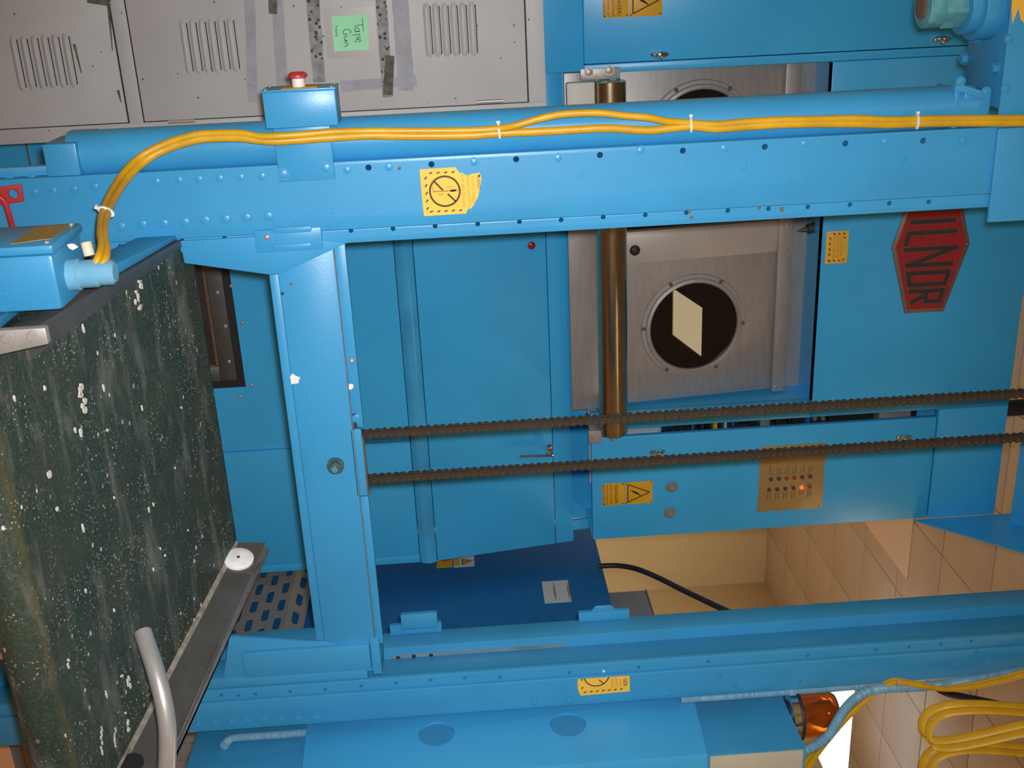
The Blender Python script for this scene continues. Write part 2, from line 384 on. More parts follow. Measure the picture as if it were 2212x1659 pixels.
# -- round tube beside the post with its end blocks
cx, cy, rr = .262, 1.742, .0345
zb, zt = PY(170, 350, YF).z, PY(2105, 240, YF).z
G().cyl((cx, cy, zb-.02), (cx, cy, zt+.01), rr, 40).build('tube', BLUE, fr, smooth=True)
zb0 = PY(98, 350, YF).z
box('tube_end_block', BLUE, fr, .240, .2885, 1.698, 1.785, zb0, zb, .002)
box('tube_end_block', BLUE, fr, .235, .290, 1.712, 1.78, zt-.012, zt+.03, .002)
box('tube_collar', BLUE, fr, .229, .290, 1.708, 1.78, zt-.03, zt-.022, .001)
bx_ = box('base_bracket', BLUE, fr, .274, .2885, 1.715, 1.73, .4, zb0-.002, .001)
for px in ((22, 388), (68, 385)): p = PY(*px, 1.715); put('bolt', bolt_me, fr, (p.x, 1.715, p.z))
# -- bracket plate carrying the emergency stop
a = PY(596, 320, YF); b = PY(718, 320, YF)
ep = box('bracket_plate', BLUE, fr, .20, .314, 1.694, 1.6995, a.z, b.z, .001)
for px in ((612, 376), (704, 363)): bolt(*px, 1.694, me=bolt_big)
# -- right post
flange2 = G().box(1.2415, 1.2675, YF+.002, 1.716, 0, 2.95).build('post_flange', BLUE, fr, .0025)
post2 = G().box(1.268, 1.332, YF, 1.80, 0, 2.95).build('post', BLUE, fr, .003)
guide = G().box(1.244, 1.31, 1.80, 1.853, 0, 2.95).build('guide_channel', BLUE, fr, .003)
G().box(1.262, 1.267, 1.7993, 1.8003, 1.36, 1.70).build('grime_streak', mat('grime on blue paint', (.20, .20, .17), .7, vary=.35, vscale=18), fr)
g = G()
for x, y in ((1080,1466),(1155,1459),(1230,1455),(1382,1443.5),(1530,1430),(1604,1426)): hole(g, x, y+1, .0034, .004)
for x, y in ((1553,1459),(1587,1482),(1836,1435),(2108,1408)): hole(g, x, y, .0046, .004)
cut(post2, g.mesh('c', BLUE))
g = G()
for x, y in ((478,1501),(515,1501),(552,1498),(627,1493),(702,1488),(780,1481),(855,1475),(930,1468),(1004,1463),(1080,1462),(1230,1452),(1380,1440),(1530,1428),(1745,1415),(1893,1402),(1963,1397),(2032,1391),(2098,1384)): hole(g, x, y+1, .0034, .03, YF+.002)
cut(flange2, g.mesh('c', BLUE))
for x, y in ((1080,1521),(1155,1516),(1230,1511),(1440,1496),(428,1565),(465,1562),(500,1559),(535,1556),(572,1553),(608,1551),(645,1550),(682,1549),(1866,1457),(1936,1449),(2002,1446),(2068,1437),(2134,1430)): bolt(x, y, YF)
# pale rust spots of bare paint
def chip(px, Y, r, m, par, seed=0, nm='paint_chip'):
    rs = random.Random(seed); p = PY(*px, Y); n = 9
    plate2([(p.x+r*(.55+.65*rs.random())*math.cos(2*PI*k/n), p.z+r*(.55+.65*rs.random())*math.sin(2*PI*k/n)) for k in range(n)], Y, .0006).build(nm, m, par)
# -- cross beam (carriage)
ZL, ZU = 1.253, 1.344
cb = G().box(.4185, 1.165, YF, 1.738, ZL, ZU).build('cross_beam', BLUE, fr, .002)
box('beam_lower_lip', BLUE, cb, .462, 1.15, YF+.004, 1.736, 1.238, ZL-.0005, .001)
pU1, pU2 = PY(763, 925, YF).x, PY(785, 1075, YF).x
box('beam_upper_flange', BLUE, cb, .4185, pU1, YF+.003, 1.712, ZU+.0007, 1.3625, .001)
box('beam_upper_flange', BLUE, cb, pU2, 1.165, YF+.003, 1.712, ZU+.0007, 1.3585, .001)
box('beam_raised_plate', BLUE, cb, pU1+.003, pU2-.004, YF, 1.712, ZU-.004, 1.358, .001)
box('rusty_edge', RUST, cb, pU1+.02, pU2-.002, YF+.002, 1.714, 1.358, 1.3605, .0005)
g = G().box(.4185, 1.165, YF-.0003, YF+.001, ZU-.0003, ZU+.0012); g.build('rust_seam', RUST, cb)
# gussets under the beam
def gus(pts): return G().prism([(x, YF-.0008, z) for x, z in pts], (0, .009, 0))
gus([(.398, 1.108), (.434, 1.110), (.4605, 1.240), (.4605, 1.256), (.4165, 1.366), (.398, 1.25)]).build('gusset_plate', BLUE, fr, .0012)
gus([(1.222, 1.06), (1.126, 1.085), (1.1505, 1.240), (1.1505, 1.256), (1.19, 1.335), (1.222, 1.335)]).build('gusset_plate', BLUE, fr, .0012)
eb = box('carriage_end_block', BLUE, fr, 1.158, 1.212, 1.690, 1.76, 1.105, 1.334, .003)
box('carriage_end_cap', BLUE, fr, 1.150, 1.226, 1.694, 1.76, 1.335, 1.352, .002)
box('wear_strip', BLUE, fr, 1.214, 1.236, 1.697, 1.76, 1.03, 1.325, .003)
box('clip_plate', BLUE, fr, 1.172, 1.205, 1.80, 1.812, 1.385, 1.455, .002)
for (xa, xb) in ((845, 955), (1252, 1360)):
    a = PX(xa, 1352, 1.243); b = PX(xb, 1338, 1.243)
    st = box('guide_clip', BLUE, fr, 1.222, 1.2435, 1.842, 1.852, a.z, b.z, .001)
    G().prism([(1.2225, 1.846, a.z+.025), (1.212, 1.846, a.z+.035), (1.212, 1.846, a.z+.065), (1.2225, 1.846, a.z+.075)], (0, .004, 0)).build('clip_tab', BLUE, st, .001)
for px in ((825,1422),(860,1420),(894,1417),(931,1415)):
    p = PY(*px, 1.80); put('screw', domemesh('screw', .0042, .002, BLACK), fr, (p.x, 1.80, p.z))
# axle nut of the lift sprocket, greasy
p = PY(725, 1005, YF)
ax = G().lathe((p.x, YF, p.z), (0, -1, 0), [(.0145, 0), (.0145, .002), (.012, .0025), (.012, .004)], 24).build('axle_washer', GREASE, fr, smooth=True)
put('axle_nut', hexbolt('axle_nut', .0115, .012, mat('greasy blue nut', (.10, .16, .17), .35, .4, vary=.4, vscale=140)), fr, (p.x, YF-.003, p.z), (0, .3, 0))
G().cyl((p.x, YF-.012, p.z), (p.x, YF-.018, p.z), .0055, 14).build('axle_end', mat('teal axle end', (.12, .34, .38), .3, .3), fr, smooth=True)
bolt(760, 780, YF+.003, screw_me); b_ = bolt(770, 903, YF+.003, bolt_big)
box('bolt_recess', GREASE, cb, PY(763,880,YF).x+.012, PY(763,925,YF).x, YF+.0015, YF+.004, 1.3465, 1.352, 0)
chip((637, 820), YF, .010, CHIP, cb, 3); chip((757, 836), YF+.003, .006, CHIP, cb, 4); chip((628, 614), YF, .0025, RUST, cb, 5); chip((610, 634), YF, .003, GREASE, cb, 6)
for k, px in enumerate(((1489,455),(1493,470),(1690,452),(1640,448))): chip(px, YF+.003, .004, RUST, flange, 20+k)
for k, px in enumerate(((863,364),(560,520))): chip(px, YF if px[1] < 480 else YF+.003, .003, RUST, flange, 30+k)
# -- head plate and bearing at the top
zh = 2.392
hp = box('head_plate', BLUE, fr, -.3, .262, YF, 1.83, zh, zh+.012, .002)
G().box(-.3, .29, YF-.006, YF, zh-.002, 2.95).build('head_front_plate', BLUE, fr, .002)
box('head_corner_plate', BLUE, fr, .2905, .44, YF-.008, YF-.0005, zh, 2.66, .002)
bcx, bcy = .108, 1.765
for nm, r, z0, z1, mm, n in (('bearing_flange', .055, zh-.03, zh, BLUE, 36), ('bearing_housing', .046, zh-.048, zh-.03, BLUE, 32), ('shaft_nut', .036, zh-.082, zh-.048, TEAL, 6), ('shaft_collar', .034, zh-.108, zh-.082, TEAL, 28), ('shaft_end', .02, zh-.112, zh-.108, RUST, 20)):
    G().cyl((bcx, bcy, z0), (bcx, bcy, z1), r, n).build(nm, mm, fr, .0015)
downbolt = hexbolt('bolt', .009, .008, BLUE)
for px in ((2072, 10), (2085, 126), (2152, 147), (2162, 25), (2113, 82)):
    p = PZ(*px, zh); put('bolt', downbolt, fr, (p.x, p.y, zh), (PI/2, 0, 0))
a = PY(2068, 186, 1.70); b = PY(2135, 208, 1.70)
G().prism([(a.x-.004, 1.70, a.z), (a.x+.006, 1.70, a.z-.004), (b.x+.006, 1.70, b.z), (b.x-.004, 1.70, b.z+.004)], (0, .02, 0)).build('strap', BLUE, fr, .001)
for px in ((2075, 176), (2130, 198)): bolt(*px, 1.70)
for px in ((2180, 84), (2172, 191)): p = PY(*px, YF-.006); put('bolt', bolt_me, fr, (p.x, YF-.006, p.z))
# peeled yellow sticker remains on the head plate
p = PY(2200, 12, YF-.006)
plate2([(p.x-.02, p.z-.012), (p.x+.006, p.z-.010), (p.x+.026, p.z-.006), (p.x+.012, p.z-.002), (p.x+.004, p.z), (p.x+.02, p.z+.006), (p.x+.028, p.z+.014), (p.x-.02, p.z+.016)], YF-.006, .0005).build('sticker_remnant', YEL, fr)

# -- warning stickers
def frame_sticker(par, poly, Y, axis_o, parts):
    st = plate2(poly, Y, .0006).build('warning_sticker', YEL, par); return st
YS = YF
def pp(x, y, Y=YS): q = PY(x, y, Y); return (q.x, q.z)
poly = [pp(*q) for q in ((906.5,366),(984,361),(989,369),(993,374),(997,372),(1004,377),(1010,379),(1020,375),(1036,373),(1040,384),(1037,402),(1033,424),(1028,434),(1024,442),(1018,450),(1010,452),(1007,461),(916,466.5),(911,420))]
st = plate2(poly, YS, .0006).build('warning_sticker', YEL, fr); st['label'] = 'torn yellow sticker with a barred circle on the sticker post'
def ringmesh(name, c, r, w, Y, m, par, lift=.0009, a0=0, a1=2*PI, n=40):
    g = G()
    for k in range(n):
        q0, q1 = a0+(a1-a0)*k/n, a0+(a1-a0)*(k+1)/n
        g.prism([(c[0]+rr_*math.cos(q), Y-lift+.0002, c[1]+rr_*math.sin(q)) for rr_, q in ((r-w/2, q0), (r+w/2, q0), (r+w/2, q1), (r-w/2, q1))], (0, -.0002, 0))
    return g.build(name, m, par)
def bar2(g, a, b, w, Y, lift=.0009):
    a = Vector(a); b = Vector(b); d = (b-a).normalized()*w/2; n = Vector((-d.y, d.x))
    g.prism([(q.x, Y-lift+.0002, q.y) for q in (a+n, a-n, b-n, b+n)], (0, -.0002, 0))
c = pp(961, 413); rad = .0232
ringmesh('prohibition_ring', c, rad, .0030, YS, INK, st)
g = G(); bar2(g, pp(938.5, 392.5), pp(957, 411), .0028, YS); bar2(g, pp(967, 418.5), pp(984.5, 434.5), .0028, YS); g.build('prohibition_bar', INK, st)
g = G()
for k in range(5):
    f = k/4.0
    q = (919.5+4.5*f, 385+67*f*.98); bar2(g, pp(q[0]-2, q[1]+2.5), pp(q[0]+2, q[1]-3.5), .0022, YS)
for k in range(4): q = (930+16.2*k, 374-.8*k); bar2(g, pp(q[0]-3, q[1]+1), pp(q[0]+3.5, q[1]-1.5), .0022, YS)
for k in range(5): q = (932+15.7*k, 457-.8*k); bar2(g, pp(q[0]-3, q[1]+1.2), pp(q[0]+3.5, q[1]-1.2), .0022, YS)
bar2(g, pp(1034.5, 377), pp(1035, 382), .003, YS); g.build('hazard_border', INK, st)
g = G(); bar2(g, pp(936, 414), pp(989, 411), .0022, YS, .00085); bar2(g, pp(947, 420), pp(958, 420), .0016, YS, .00085); bar2(g, pp(973, 412), pp(985, 410), .004, YS, .00085); bar2(g, pp(935, 404), pp(936, 416), .0012, YS, .00085); bar2(g, pp(964, 404), pp(980, 403), .001, YS, .00085)
g.build('pictogram', INKF, st)
for (px, tx, s_) in (((1000, 412), 'FOR ANY REASON', .0060), ((1012, 415), 'UNDER THIS SHUTTLE', .0054), ((1022, 411), 'DO NOT STAND', .0058)):
    q = PY(*px, YS); text('lettering', tx, s_, INKF, st, (q.x, YS, q.z), lift=.0009, warp=None)
q = PY(1033.5, 394, YS); text('lettering', 'DANG', .0066, INK, st, (q.x, YS, q.z), lift=.0009)
# right post sticker (its left side is torn away)
polyr = [pp(*q) for q in ((1247.5,1467),(1360,1459.5),(1360.5,1493),(1254,1502.5),(1248,1488))]
s2 = plate2(polyr, YS, .0006).build('warning_sticker', YEL, fr); s2['label'] = 'half torn yellow sticker on the right hand post'
c2 = pp(1288.5, 1459)
ringmesh('prohibition_ring', c2, .0232, .0022, YS, INK, s2, a0=-PI*.43, a1=PI*.43)
g = G(); bar2(g, pp(1294, 1468), pp(1305, 1477), .0019, YS)
for k in range(7): q = (1264+13*k, 1494.5-1.1*k); bar2(g, pp(q[0]-3, q[1]+1.2), pp(q[0]+3, q[1]-1.2), .0022, YS)
bar2(g, pp(1256, 1470), pp(1258, 1466), .002, YS); bar2(g, pp(1257, 1488), pp(1259, 1483), .002, YS); g.build('hazard_border', INK, s2)
for (px, tx) in (((1322, 1475), 'REASON'), ((1331, 1474), 'SHUTTLE'), ((1340, 1474), 'STAND')):
    q = PY(*px, YS); text('lettering', tx, .0054, INKF, s2, (q.x, YS, q.z), lift=.0009)
q = PY(1350, 1473, YS); text('lettering', 'GER', .0105, INK, s2, (q.x, YS, q.z), lift=.0009)
chip((1304, 1450), YF+.002, .003, CHIP, fr, 41); chip((1809, 1381), 1.80, .004, RUST, fr, 42); chip((2074, 1356), 1.80, .004, RUST, fr, 43)
for k, px in enumerate(((1729,1471),(1867,1457),(2070,1438))): chip(px, YF, .003, RUST, fr, 50+k)

# ================================================================== BELT CONVEYOR
cv = thing('belt_conveyor', 'inclined conveyor with a lint speckled dark green belt', 'conveyor', (.7, 1.4, .6))
# belt loop profile in Y-Z
YN_, YE_, RN = 1.190, 1.735, .030
ca, sa = math.cos(math.atan(TI)), math.sin(math.atan(TI)); nb = Vector((0, -sa, ca)); tb = Vector((0, ca, sa))
prof = []
top0 = Vector((0, YN_, belt_z(YN_))); top1 = Vector((0, YE_, belt_z(YE_)))
for k in range(13):
    prof.append(top0.lerp(top1, 1-k/12))
cen = top0-nb*RN
for k in range(1, 12):
    a = PI*k/12; prof.append(cen+nb*RN*math.cos(a)-tb*RN*math.sin(a))
prof.append(top0-nb*2*RN); prof.append(top1-nb*2*RN)
cen2 = top1-nb*RN
for k in range(1, 8):
    a = PI-PI*k/8; prof.append(cen2+nb*RN*math.cos(a)+tb*RN*math.sin(a)*.9)
n = len(prof); xl = lambda y: .405; xr = lambda y: .955+(1.735-y)*.195
g = G(); P = []; NX = 10
for i in range(NX+1):
    for q in prof: P.append((xl(q.y)+(xr(q.y)-xl(q.y))*i/NX, q.y, q.z))
fs = []
for i in range(NX): fs += [(i*n+k, i*n+(k+1) % n, (i+1)*n+(k+1) % n, (i+1)*n+k) for k in range(n)]
fs += [tuple(range(n)), tuple(range((NX+1)*n-1, NX*n-1, -1))]
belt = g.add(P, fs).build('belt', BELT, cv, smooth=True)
# rails
def line(a, b, y): a = Vector(a); b = Vector(b); return a.lerp(b, (y-a.y)/(b.y-a.y))
lo0, lo1 = Vector((.397, 1.72, belt_z(1.72)+.004)), Vector((.399, 1.27, belt_z(1.27)+.004))
li0, li1 = Vector((.407, 1.72, belt_z(1.72)+.004)), Vector((.434, 1.27, belt_z(1.27)+.004))
G().prism([lo0, li0, li1, lo1], (0, 0, -.03)).build('side_rail', STEELD, cv, .0012)
G().prism([(.39, 1.72, belt_z(1.72)-.002), (.396, 1.72, belt_z(1.72)-.002), (.397, 1.45, belt_z(1.45)-.004), (.380, 1.45, belt_z(1.45)-.004)], (0, 0, -.06)).build('side_channel', BLUE, cv, .001)
box('side_channel', BLUE, cv, .385, .398, 1.22, 1.44, .80, .985, .002)
# right hand side plate, leaning outwards
b0, b1 = Vector((.955, 1.735, belt_z(1.735)+.002)), Vector((1.078, 1.12, belt_z(1.12)+.002))
t0, t1 = Vector((.965, 1.735, 1.168)), Vector((1.133, 1.13, 1.036))
rim0, rim1 = line((.991, 1.637, 1.143), (1.063, 1.382, 1.090), 1.74), line((.991, 1.637, 1.143), (1.063, 1.382, 1.090), 1.12)
ro0, ro1 = line((1.001, 1.66, 1.148), (1.0665, 1.371, 1.088), 1.75)+Vector((.004, 0, 0)), line((1.001, 1.66, 1.148), (1.0665, 1.371, 1.088), 1.12)+Vector((.006, 0, 0))
sp = G().prism([b0, b1, rim1, rim0], (.003, 0, -.001)).build('side_rail', STEELD, cv)
hn = (b1-b0).cross(rim0-b0).normalized(); hn = -hn if hn.x > 0 else hn
d_h = ray(285, 1648); ph = CAM+d_h*((b0-CAM).dot(hn)/d_h.dot(hn))
G().lathe(ph+hn*.0002, hn, [(.0165, 0), (.0165, .0006)], 28).build('round_opening', DARK, sp)
G().prism([rim0, rim1, ro1, ro0], (.0, 0, -.0035)).build('rail_rim', mat('worn rail rim', (.34, .30, .27), .5, .4, vary=.2, vscale=60), cv, .0008)
g = G().prism([b0+Vector((-.002, 0, .001)), b1+Vector((-.002, 0, .001)), b1+Vector((.004, 0, .004)), b0+Vector((.004, 0, .004))], (0, 0, -.004)); g.build('rail_seal', mat('dusty seal', (.30, .27, .22), .8, vary=.4, vscale=90), cv)
G().prism([ro0+Vector((-.001, 0, -.002)), ro1+Vector((-.001, 0, -.002)), ro1+Vector((-.001, 0, -.12)), ro0+Vector((-.001, 0, -.12))], (.004, 0, 0)).build('rail_outer_skirt', BLUE, cv)
# bright disc at the far end of the rail
dn = (b1-b0).cross(rim0-b0).normalized()
if dn.x > 0: dn = -dn
pc_ = PX(515, 1213, .972)
dd = G().lathe(pc_+dn*.004, dn, [(.0262, 0), (.0262, .004), (.022, .006), (.006, .0065)], 32).build('end_cap_disc', ALU, cv, smooth=True)
dd['label'] = 'bright round metal cap'
G().lathe(pc_+dn*.0104, dn, [(.0028, 0), (.0028, .0015), (.001, .002)], 12).build('screw', STEELD, dd)
G().prism([pc_+Vector((.004, .012, -.030)), pc_+Vector((.004, -.03, -.03)), pc_+Vector((.006, -.03, .028)), pc_+Vector((.006, .0, .038)), pc_+Vector((.006, .016, .026))], (.004, 0, 0)).build('end_plate', STEELD, cv, .001)
# near left end bracket with its two bolts
YQ = 1.165
q0, q1, q2, q3 = PY(0, 714, YQ), PY(97, 708, YQ), PY(105, 744, YQ), PY(0, 767, YQ)
ebk = G().prism([q0+Vector((0, 0, -.1)), q0, q1, q2, q3, q3+Vector((0, 0, -.1))], (0, .012, 0)).build('end_bracket', mat('worn bracket steel', (.40, .37, .34), .45, .45, vary=.12, vscale=40), cv, .002)
zbolt = hexbolt('bolt', .0052, .005, STEEL)
for px in ((15, 729), (70, 725)): p = PY(*px, YQ); put('bolt', zbolt, cv, (p.x, YQ, p.z))
# nose roller and its blue hanger
G().cyl((xl(1.135)+.004, cen.y, cen.z), (xr(1.135)-.004, cen.y, cen.z), RN-.003, 28).build('nose_roller', BLACK, cv, smooth=True)
# lint flakes lying on the belt
g = G(); rs = random.Random(5)
FL = ((297,625,88,20),(177,860,62,20),(178,708,14,8),(105,1025,14,10),(173,935,14,9),(222,838,11,6),(305,880,12,6),(245,1075,9,7),(320,1100,18,9),(178,1140,14,6),(122,1100,16,6),(29,860,12,6),(95,838,10,6),(145,1432,24,6),(277,1470,22,8),(262,1460,9,8),(275,1568,28,10),(183,1275,14,8),(245,1318,16,8),(330,1090,8,6),(270,1540,6,5),(140,1590,9,4),(345,1185,7,6),(405,1145,6,5),(160,928,10,7),(230,930,7,6),(377,1010,6,5),(228,1500,10,6),(218,1600,60,5),(247,1590,40,4),(355,1200,9,6),(280,1480,14,6),(330,1230,8,5),(390,880,5,4))
for (x, y, lu, wv) in FL:
    k = max(1, int(lu/10))
    for i in range(k):
        yy = y-lu/2+lu*(i+.5)/k; xx = x+rs.uniform(-.3, .3)*wv*(k > 1); c_ = PB(xx, yy, .0015)
        L = .00045*min(lu, 13)*(.6+.7*rs.random()); Wd = .00075*wv*(.25+.45*rs.random())*(.6 if k > 2 else .8)
        m_ = 8; pts = []
        for j in range(m_):
            a = 2*PI*j/m_; rr_ = .45+.75*rs.random(); pts.append(c_+Vector((L*rr_*math.cos(a), 0, 0))+tb*(Wd*rr_*math.sin(a)))
        g.prism(pts, nb*.0022)
lf = g.build('lint', LINT, cv); lf['kind'] = 'stuff'; lf['label'] = 'white lint flakes stuck to the belt'

# ================================================================== ROLLER CHAIN (two strands of one loop)
ch = thing('roller_chain', 'greasy brown roller chain running up in two strands behind the cross beam', 'chain', (.815, 1.755, 1.30))
PIT = .0127
def link_mesh(outer):
    g = G(); y0 = -.0075 if outer else -.0055; tk = .0018; r = .0072; pts = []
    h = PIT/2
    for k in range(7): a = PI*k/6; pts.append((r*math.cos(a), h+r*math.sin(a)*.82))
    pts.append((-r*.66, 0))
    for k in range(7): a = PI+PI*k/6; pts.append((r*math.cos(a), -h+r*math.sin(a)*.82))
    pts.append((r*.66, 0))
    g.prism([(x, y0, z) for x, z in pts], (0, tk, 0)); g.prism([(x, -y0-tk, z) for x, z in pts], (0, tk, 0))
    if not outer:
        for s_ in (-h, h): g.cyl((0, -.005, s_), (0, .005, s_), .004, 8)
    return g.mesh('link', GREASE, 0)
lk = [link_mesh(True), link_mesh(False)]
pin_me = G().cyl((0, -.0098, 0), (0, .0098, 0), .0022, 8).mesh('pin', GREASEP, 0)
for X in (.7708, .8575):
    for k in range(100):
        z = 1.335+PIT*k
        put('outer_link' if k % 2 == 0 else 'inner_link', lk[k % 2], ch, (X, 1.757, z))
g = G()
for X in (.7708, .8575):
    for k in range(100): g.cyl((X, 1.747, 1.335+PIT*(k+.5)), (X, 1.767, 1.335+PIT*(k+.5)), .0021, 6)
pn = g.build('chain_pins', GREASEP, ch); pn['kind'] = 'stuff'

# ================================================================== JUNCTION BOX on the conveyor side
jb = thing('junction_box', 'blue junction box with cable gland beside the near left of the belt', 'junction box', (.34, 1.355, .80))
JX0, JX1, JY0, JY1, JZ = .300, .382, 1.30, 1.41, 1.060
body = G().box(JX0+.012, JX1, JY0, JY1, .80, JZ).build('body', BLUE, jb, .006)
lid = G().box(JX0, JX0+.0115, JY0-.003, JY1+.003, .80, JZ+.003).build('lid', BLUE, jb, .003)
lb = G().prism([(JX0, JY0+.012, JZ-.05), (JX0, JY1-.006, JZ-.05), (JX0, JY1-.006, JZ-.008), (JX0, JY0+.03, JZ-.008)], (-.0006, 0, 0)).build('data_label', LABELB, jb)
for yy in (JY0+.008, JY1-.01): G().cyl((JX0, yy, JZ-.006), (JX0-.003, yy, JZ-.006), .003, 10).build('screw', STEEL, jb)
gx, gy = PZ(180, 590, 1.075).x, 1.345
gl = G().lathe((gx, gy, JZ), (0, 0, 1), [(.020, 0), (.020, .012), (.0175, .014), (.0175, .034), (.0155, .036), (.0155, .052), (.012, .056)], 28).build('cable_gland', mat('blue plastic gland', (.16, .40, .58), .3, vary=.08, vscale=40), jb, smooth=True)
pp_ = PY(188, 538, 1.36); G().cyl(pp_+Vector((-.009, 0, 0)), pp_+Vector((.008, -.004, .003)), .0068, 16).build('plug', CREAMP, jb, .001)
chip((156, 532), JY0+.0, .006, CHIP, body, 71)

# ================================================================== YELLOW POWER CABLES
def path(pts):           # (px, py, Y)
    return catmull([PY(x, y, Y) for x, y, Y in pts], 7)
low = [(196,588,1.345),(212,583,1.342),(226,566,1.345),(231,540,1.37),(226,505,1.42),(233,460,1.50),(262,405,1.60),(300,359,1.655),(350,326,1.672),(420,303,1.677),(470,298,1.678),(520,298,1.676),(560,303,1.674),(600,305,1.674),(650,302,1.676),(720,297,1.68),(800,293,1.69),(880,294,1.69),(1010,293,1.69),(1078,288,1.69),(1150,285,1.69),(1230,281,1.69),(1310,277,1.69),(1400,282,1.69),(1450,277,1.69),(1495,273,1.69),(1545,278,1.69),(1600,274,1.69),(1680,269,1.69),(1760,267,1.69),(1850,267,1.69),(1920,269,1.69),(2000,266,1.69),(2100,265,1.686),(2212,265,1.68),(2400,264,1.68)]
upp = [(192,583,1.345),(202,576,1.342),(213,556,1.347),(219,530,1.375),(216,500,1.42),(222,456,1.50),(250,398,1.60),(290,350,1.655),(342,317,1.672),(413,293,1.677),(467,288,1.678),(520,288,1.676),(562,295,1.672),(600,294,1.67),(650,291,1.674),(720,285,1.68),(800,283,1.69),(880,283,1.69),(1010,282,1.69),(1078,278,1.688),(1115,271,1.68),(1160,258,1.68),(1215,247,1.68),(1290,244,1.68),(1350,250,1.68),(1400,254,1.68),(1440,262,1.686),(1490,266,1.69),(1545,269,1.69),(1600,264,1.69),(1680,260,1.69),(1760,258,1.69),(1850,256,1.69),(1920,259,1.69),(2000,257,1.69),(2100,256,1.686),(2212,255,1.68),(2400,254,1.68)]
CG = 'yellow power cables along the post'
c1 = tag(G().sweep(path(low), .0062, .0048, 12, wdir=(1, 0, 0)).build('power_cable', YCAB, None, smooth=True), 'yellow cable strapped straight along the left post, lower of the pair', 'cable', CG)
c2_ = tag(G().sweep(path(upp), .0056, .0046, 12, wdir=(1, 0, 0)).build('power_cable', YCAB, None, smooth=True), 'yellow cable that bows away from its twin between two ties', 'cable', CG)
for (x, y, Y, dz) in ((1078,284,1.689,0),(1492,270,1.69,.15),(1981,263,1.69,.25),(229,457,1.50,1)):
    c_ = PY(x, y, Y); tdir = (PY(x+10, y-1+3*dz*(dz < 1), Y)-c_).normalized() if dz < 1 else (PY(248,425,1.55)-PY(224,480,1.46)).normalized()
    vw = (c_-CAM).normalized(); e = tdir.cross(vw).normalized(); e = -e if e.x < 0 else e; q_ = tdir.cross(e); ring = G(); n_ = 18; P = []
    for h in (-.0016, .0016):
        for k in range(n_): a = 2*PI*k/n_; P.append(c_+tdir*h+e*.0118*math.cos(a)+q_*.0066*math.sin(a))
    ring.add(P, [(k, (k+1) % n_, (k+1) % n_+n_, k+n_) for k in range(n_)]+[tuple(range(n_)), tuple(range(2*n_-1, n_-1, -1))])
    tie = ring.build('cable_tie', WHITE, c1, .0004)
    hd = G(); o_ = c_-e*.0135
    hd.prism([o_-e*.002-q_*.003-tdir*.0025, o_+e*.002-q_*.003-tdir*.0025, o_+e*.002-q_*.003+tdir*.0025, o_-e*.002-q_*.003+tdir*.0025], q_*.005).build('tie_head', WHITE, tie)

# ================================================================== EMERGENCY STOP
es = thing('emergency_stop_box', 'small blue box with a red mushroom stop button on the left post', 'switch box', (.205, 1.70, 1.26))
EZ0, EZ1 = PY(570, 240, 1.665).z, PY(728, 240, 1.665).z
EX0, EX1 = PY(640, 194, 1.665).x, PY(640, 276, 1.665).x
G().box(EX0+.002, EX1, 1.665, 1.720, EZ0, EZ1).build('body', BLUE, es, .002)
box('cover', BLUE, es, EX0-.001, EX0+.0018, 1.663, 1.721, EZ0-.001, EZ1+.001, .0006)
box('yellow_plate', mat('brass yellow plate', (.62, .36, .04), .5), es, EX0-.0018, EX0-.001, 1.668, 1.716, EZ0+.028, EZ1-.026, .0003)
bc = Vector((EX0-.0018, 1.692, (EZ0+EZ1)/2-.002))
G().lathe(bc, (-1, 0, 0), [(.0095, 0), (.0095, .012), (.008, .013)], 24).build('button_stem', WHITE, es, smooth=True)
G().lathe(bc+Vector((-.012, 0, 0)), (-1, 0, 0), [(.011, 0), (.0145, .002), (.0145, .005), (.011, .0085), (.004, .0095)], 28).build('button', REDB, es, smooth=True)
sm_ = domemesh('screw', .0025, .002, STEEL)
for yy in (1.669, 1.715):
    for zz in (EZ0+.005, EZ1-.005): put('screw', sm_, es, (EX0-.001, yy, zz), (0, 0, -PI/2))

# ================================================================== RED LOCKING LEVER
rl = thing('locking_lever', 'red painted steel lever with an eye plate at the foot of the post', 'lever', (.30, 1.65, .85))
a, b, c_, d_ = PY(0, 405, 1.66), PY(44, 398, 1.66), PY(51, 435, 1.66), PY(2, 443, 1.66)
pl = G().prism([a+Vector((0, 0, -.04)), a, b, c_, d_, d_+Vector((0, 0, -.04))], (0, .005, 0)).build('eye_plate', RED, rl, .0006)
hc = PY(28, 419, 1.66); cut(pl, G().cyl(hc-Vector((0, .02, 0)), hc+Vector((0, .03, 0)), .0072, 24).mesh('c', RED))
G().sweep(catmull([PY(-30, 420, 1.645), PY(-5, 424, 1.645), PY(10, 436, 1.645), PY(17, 455, 1.64), PY(24, 478, 1.63), PY(30, 500, 1.615), PY(36, 525, 1.60)], 8), .0042, n=12).build('rod', RED, rl, smooth=True)

# ================================================================== BENT GREY TUBE
pts = catmull([PY(309, 1366, 1.285), PY(322, 1405, 1.262), PY(338, 1455, 1.236), PY(352, 1510, 1.216), PY(361, 1565, 1.203), PY(362, 1615, 1.196), PY(359, 1680, 1.19), PY(350, 1780, 1.19)], 8)
bt = thing('bent_tube', 'bare grey bent steel tube rising over the right rail of the belt', 'tube', pts[-1])
G().sweep(pts, .0118, n=24).build('tube', TUBEG, bt, smooth=True)
d0 = (pts[1]-pts[0]).normalized()

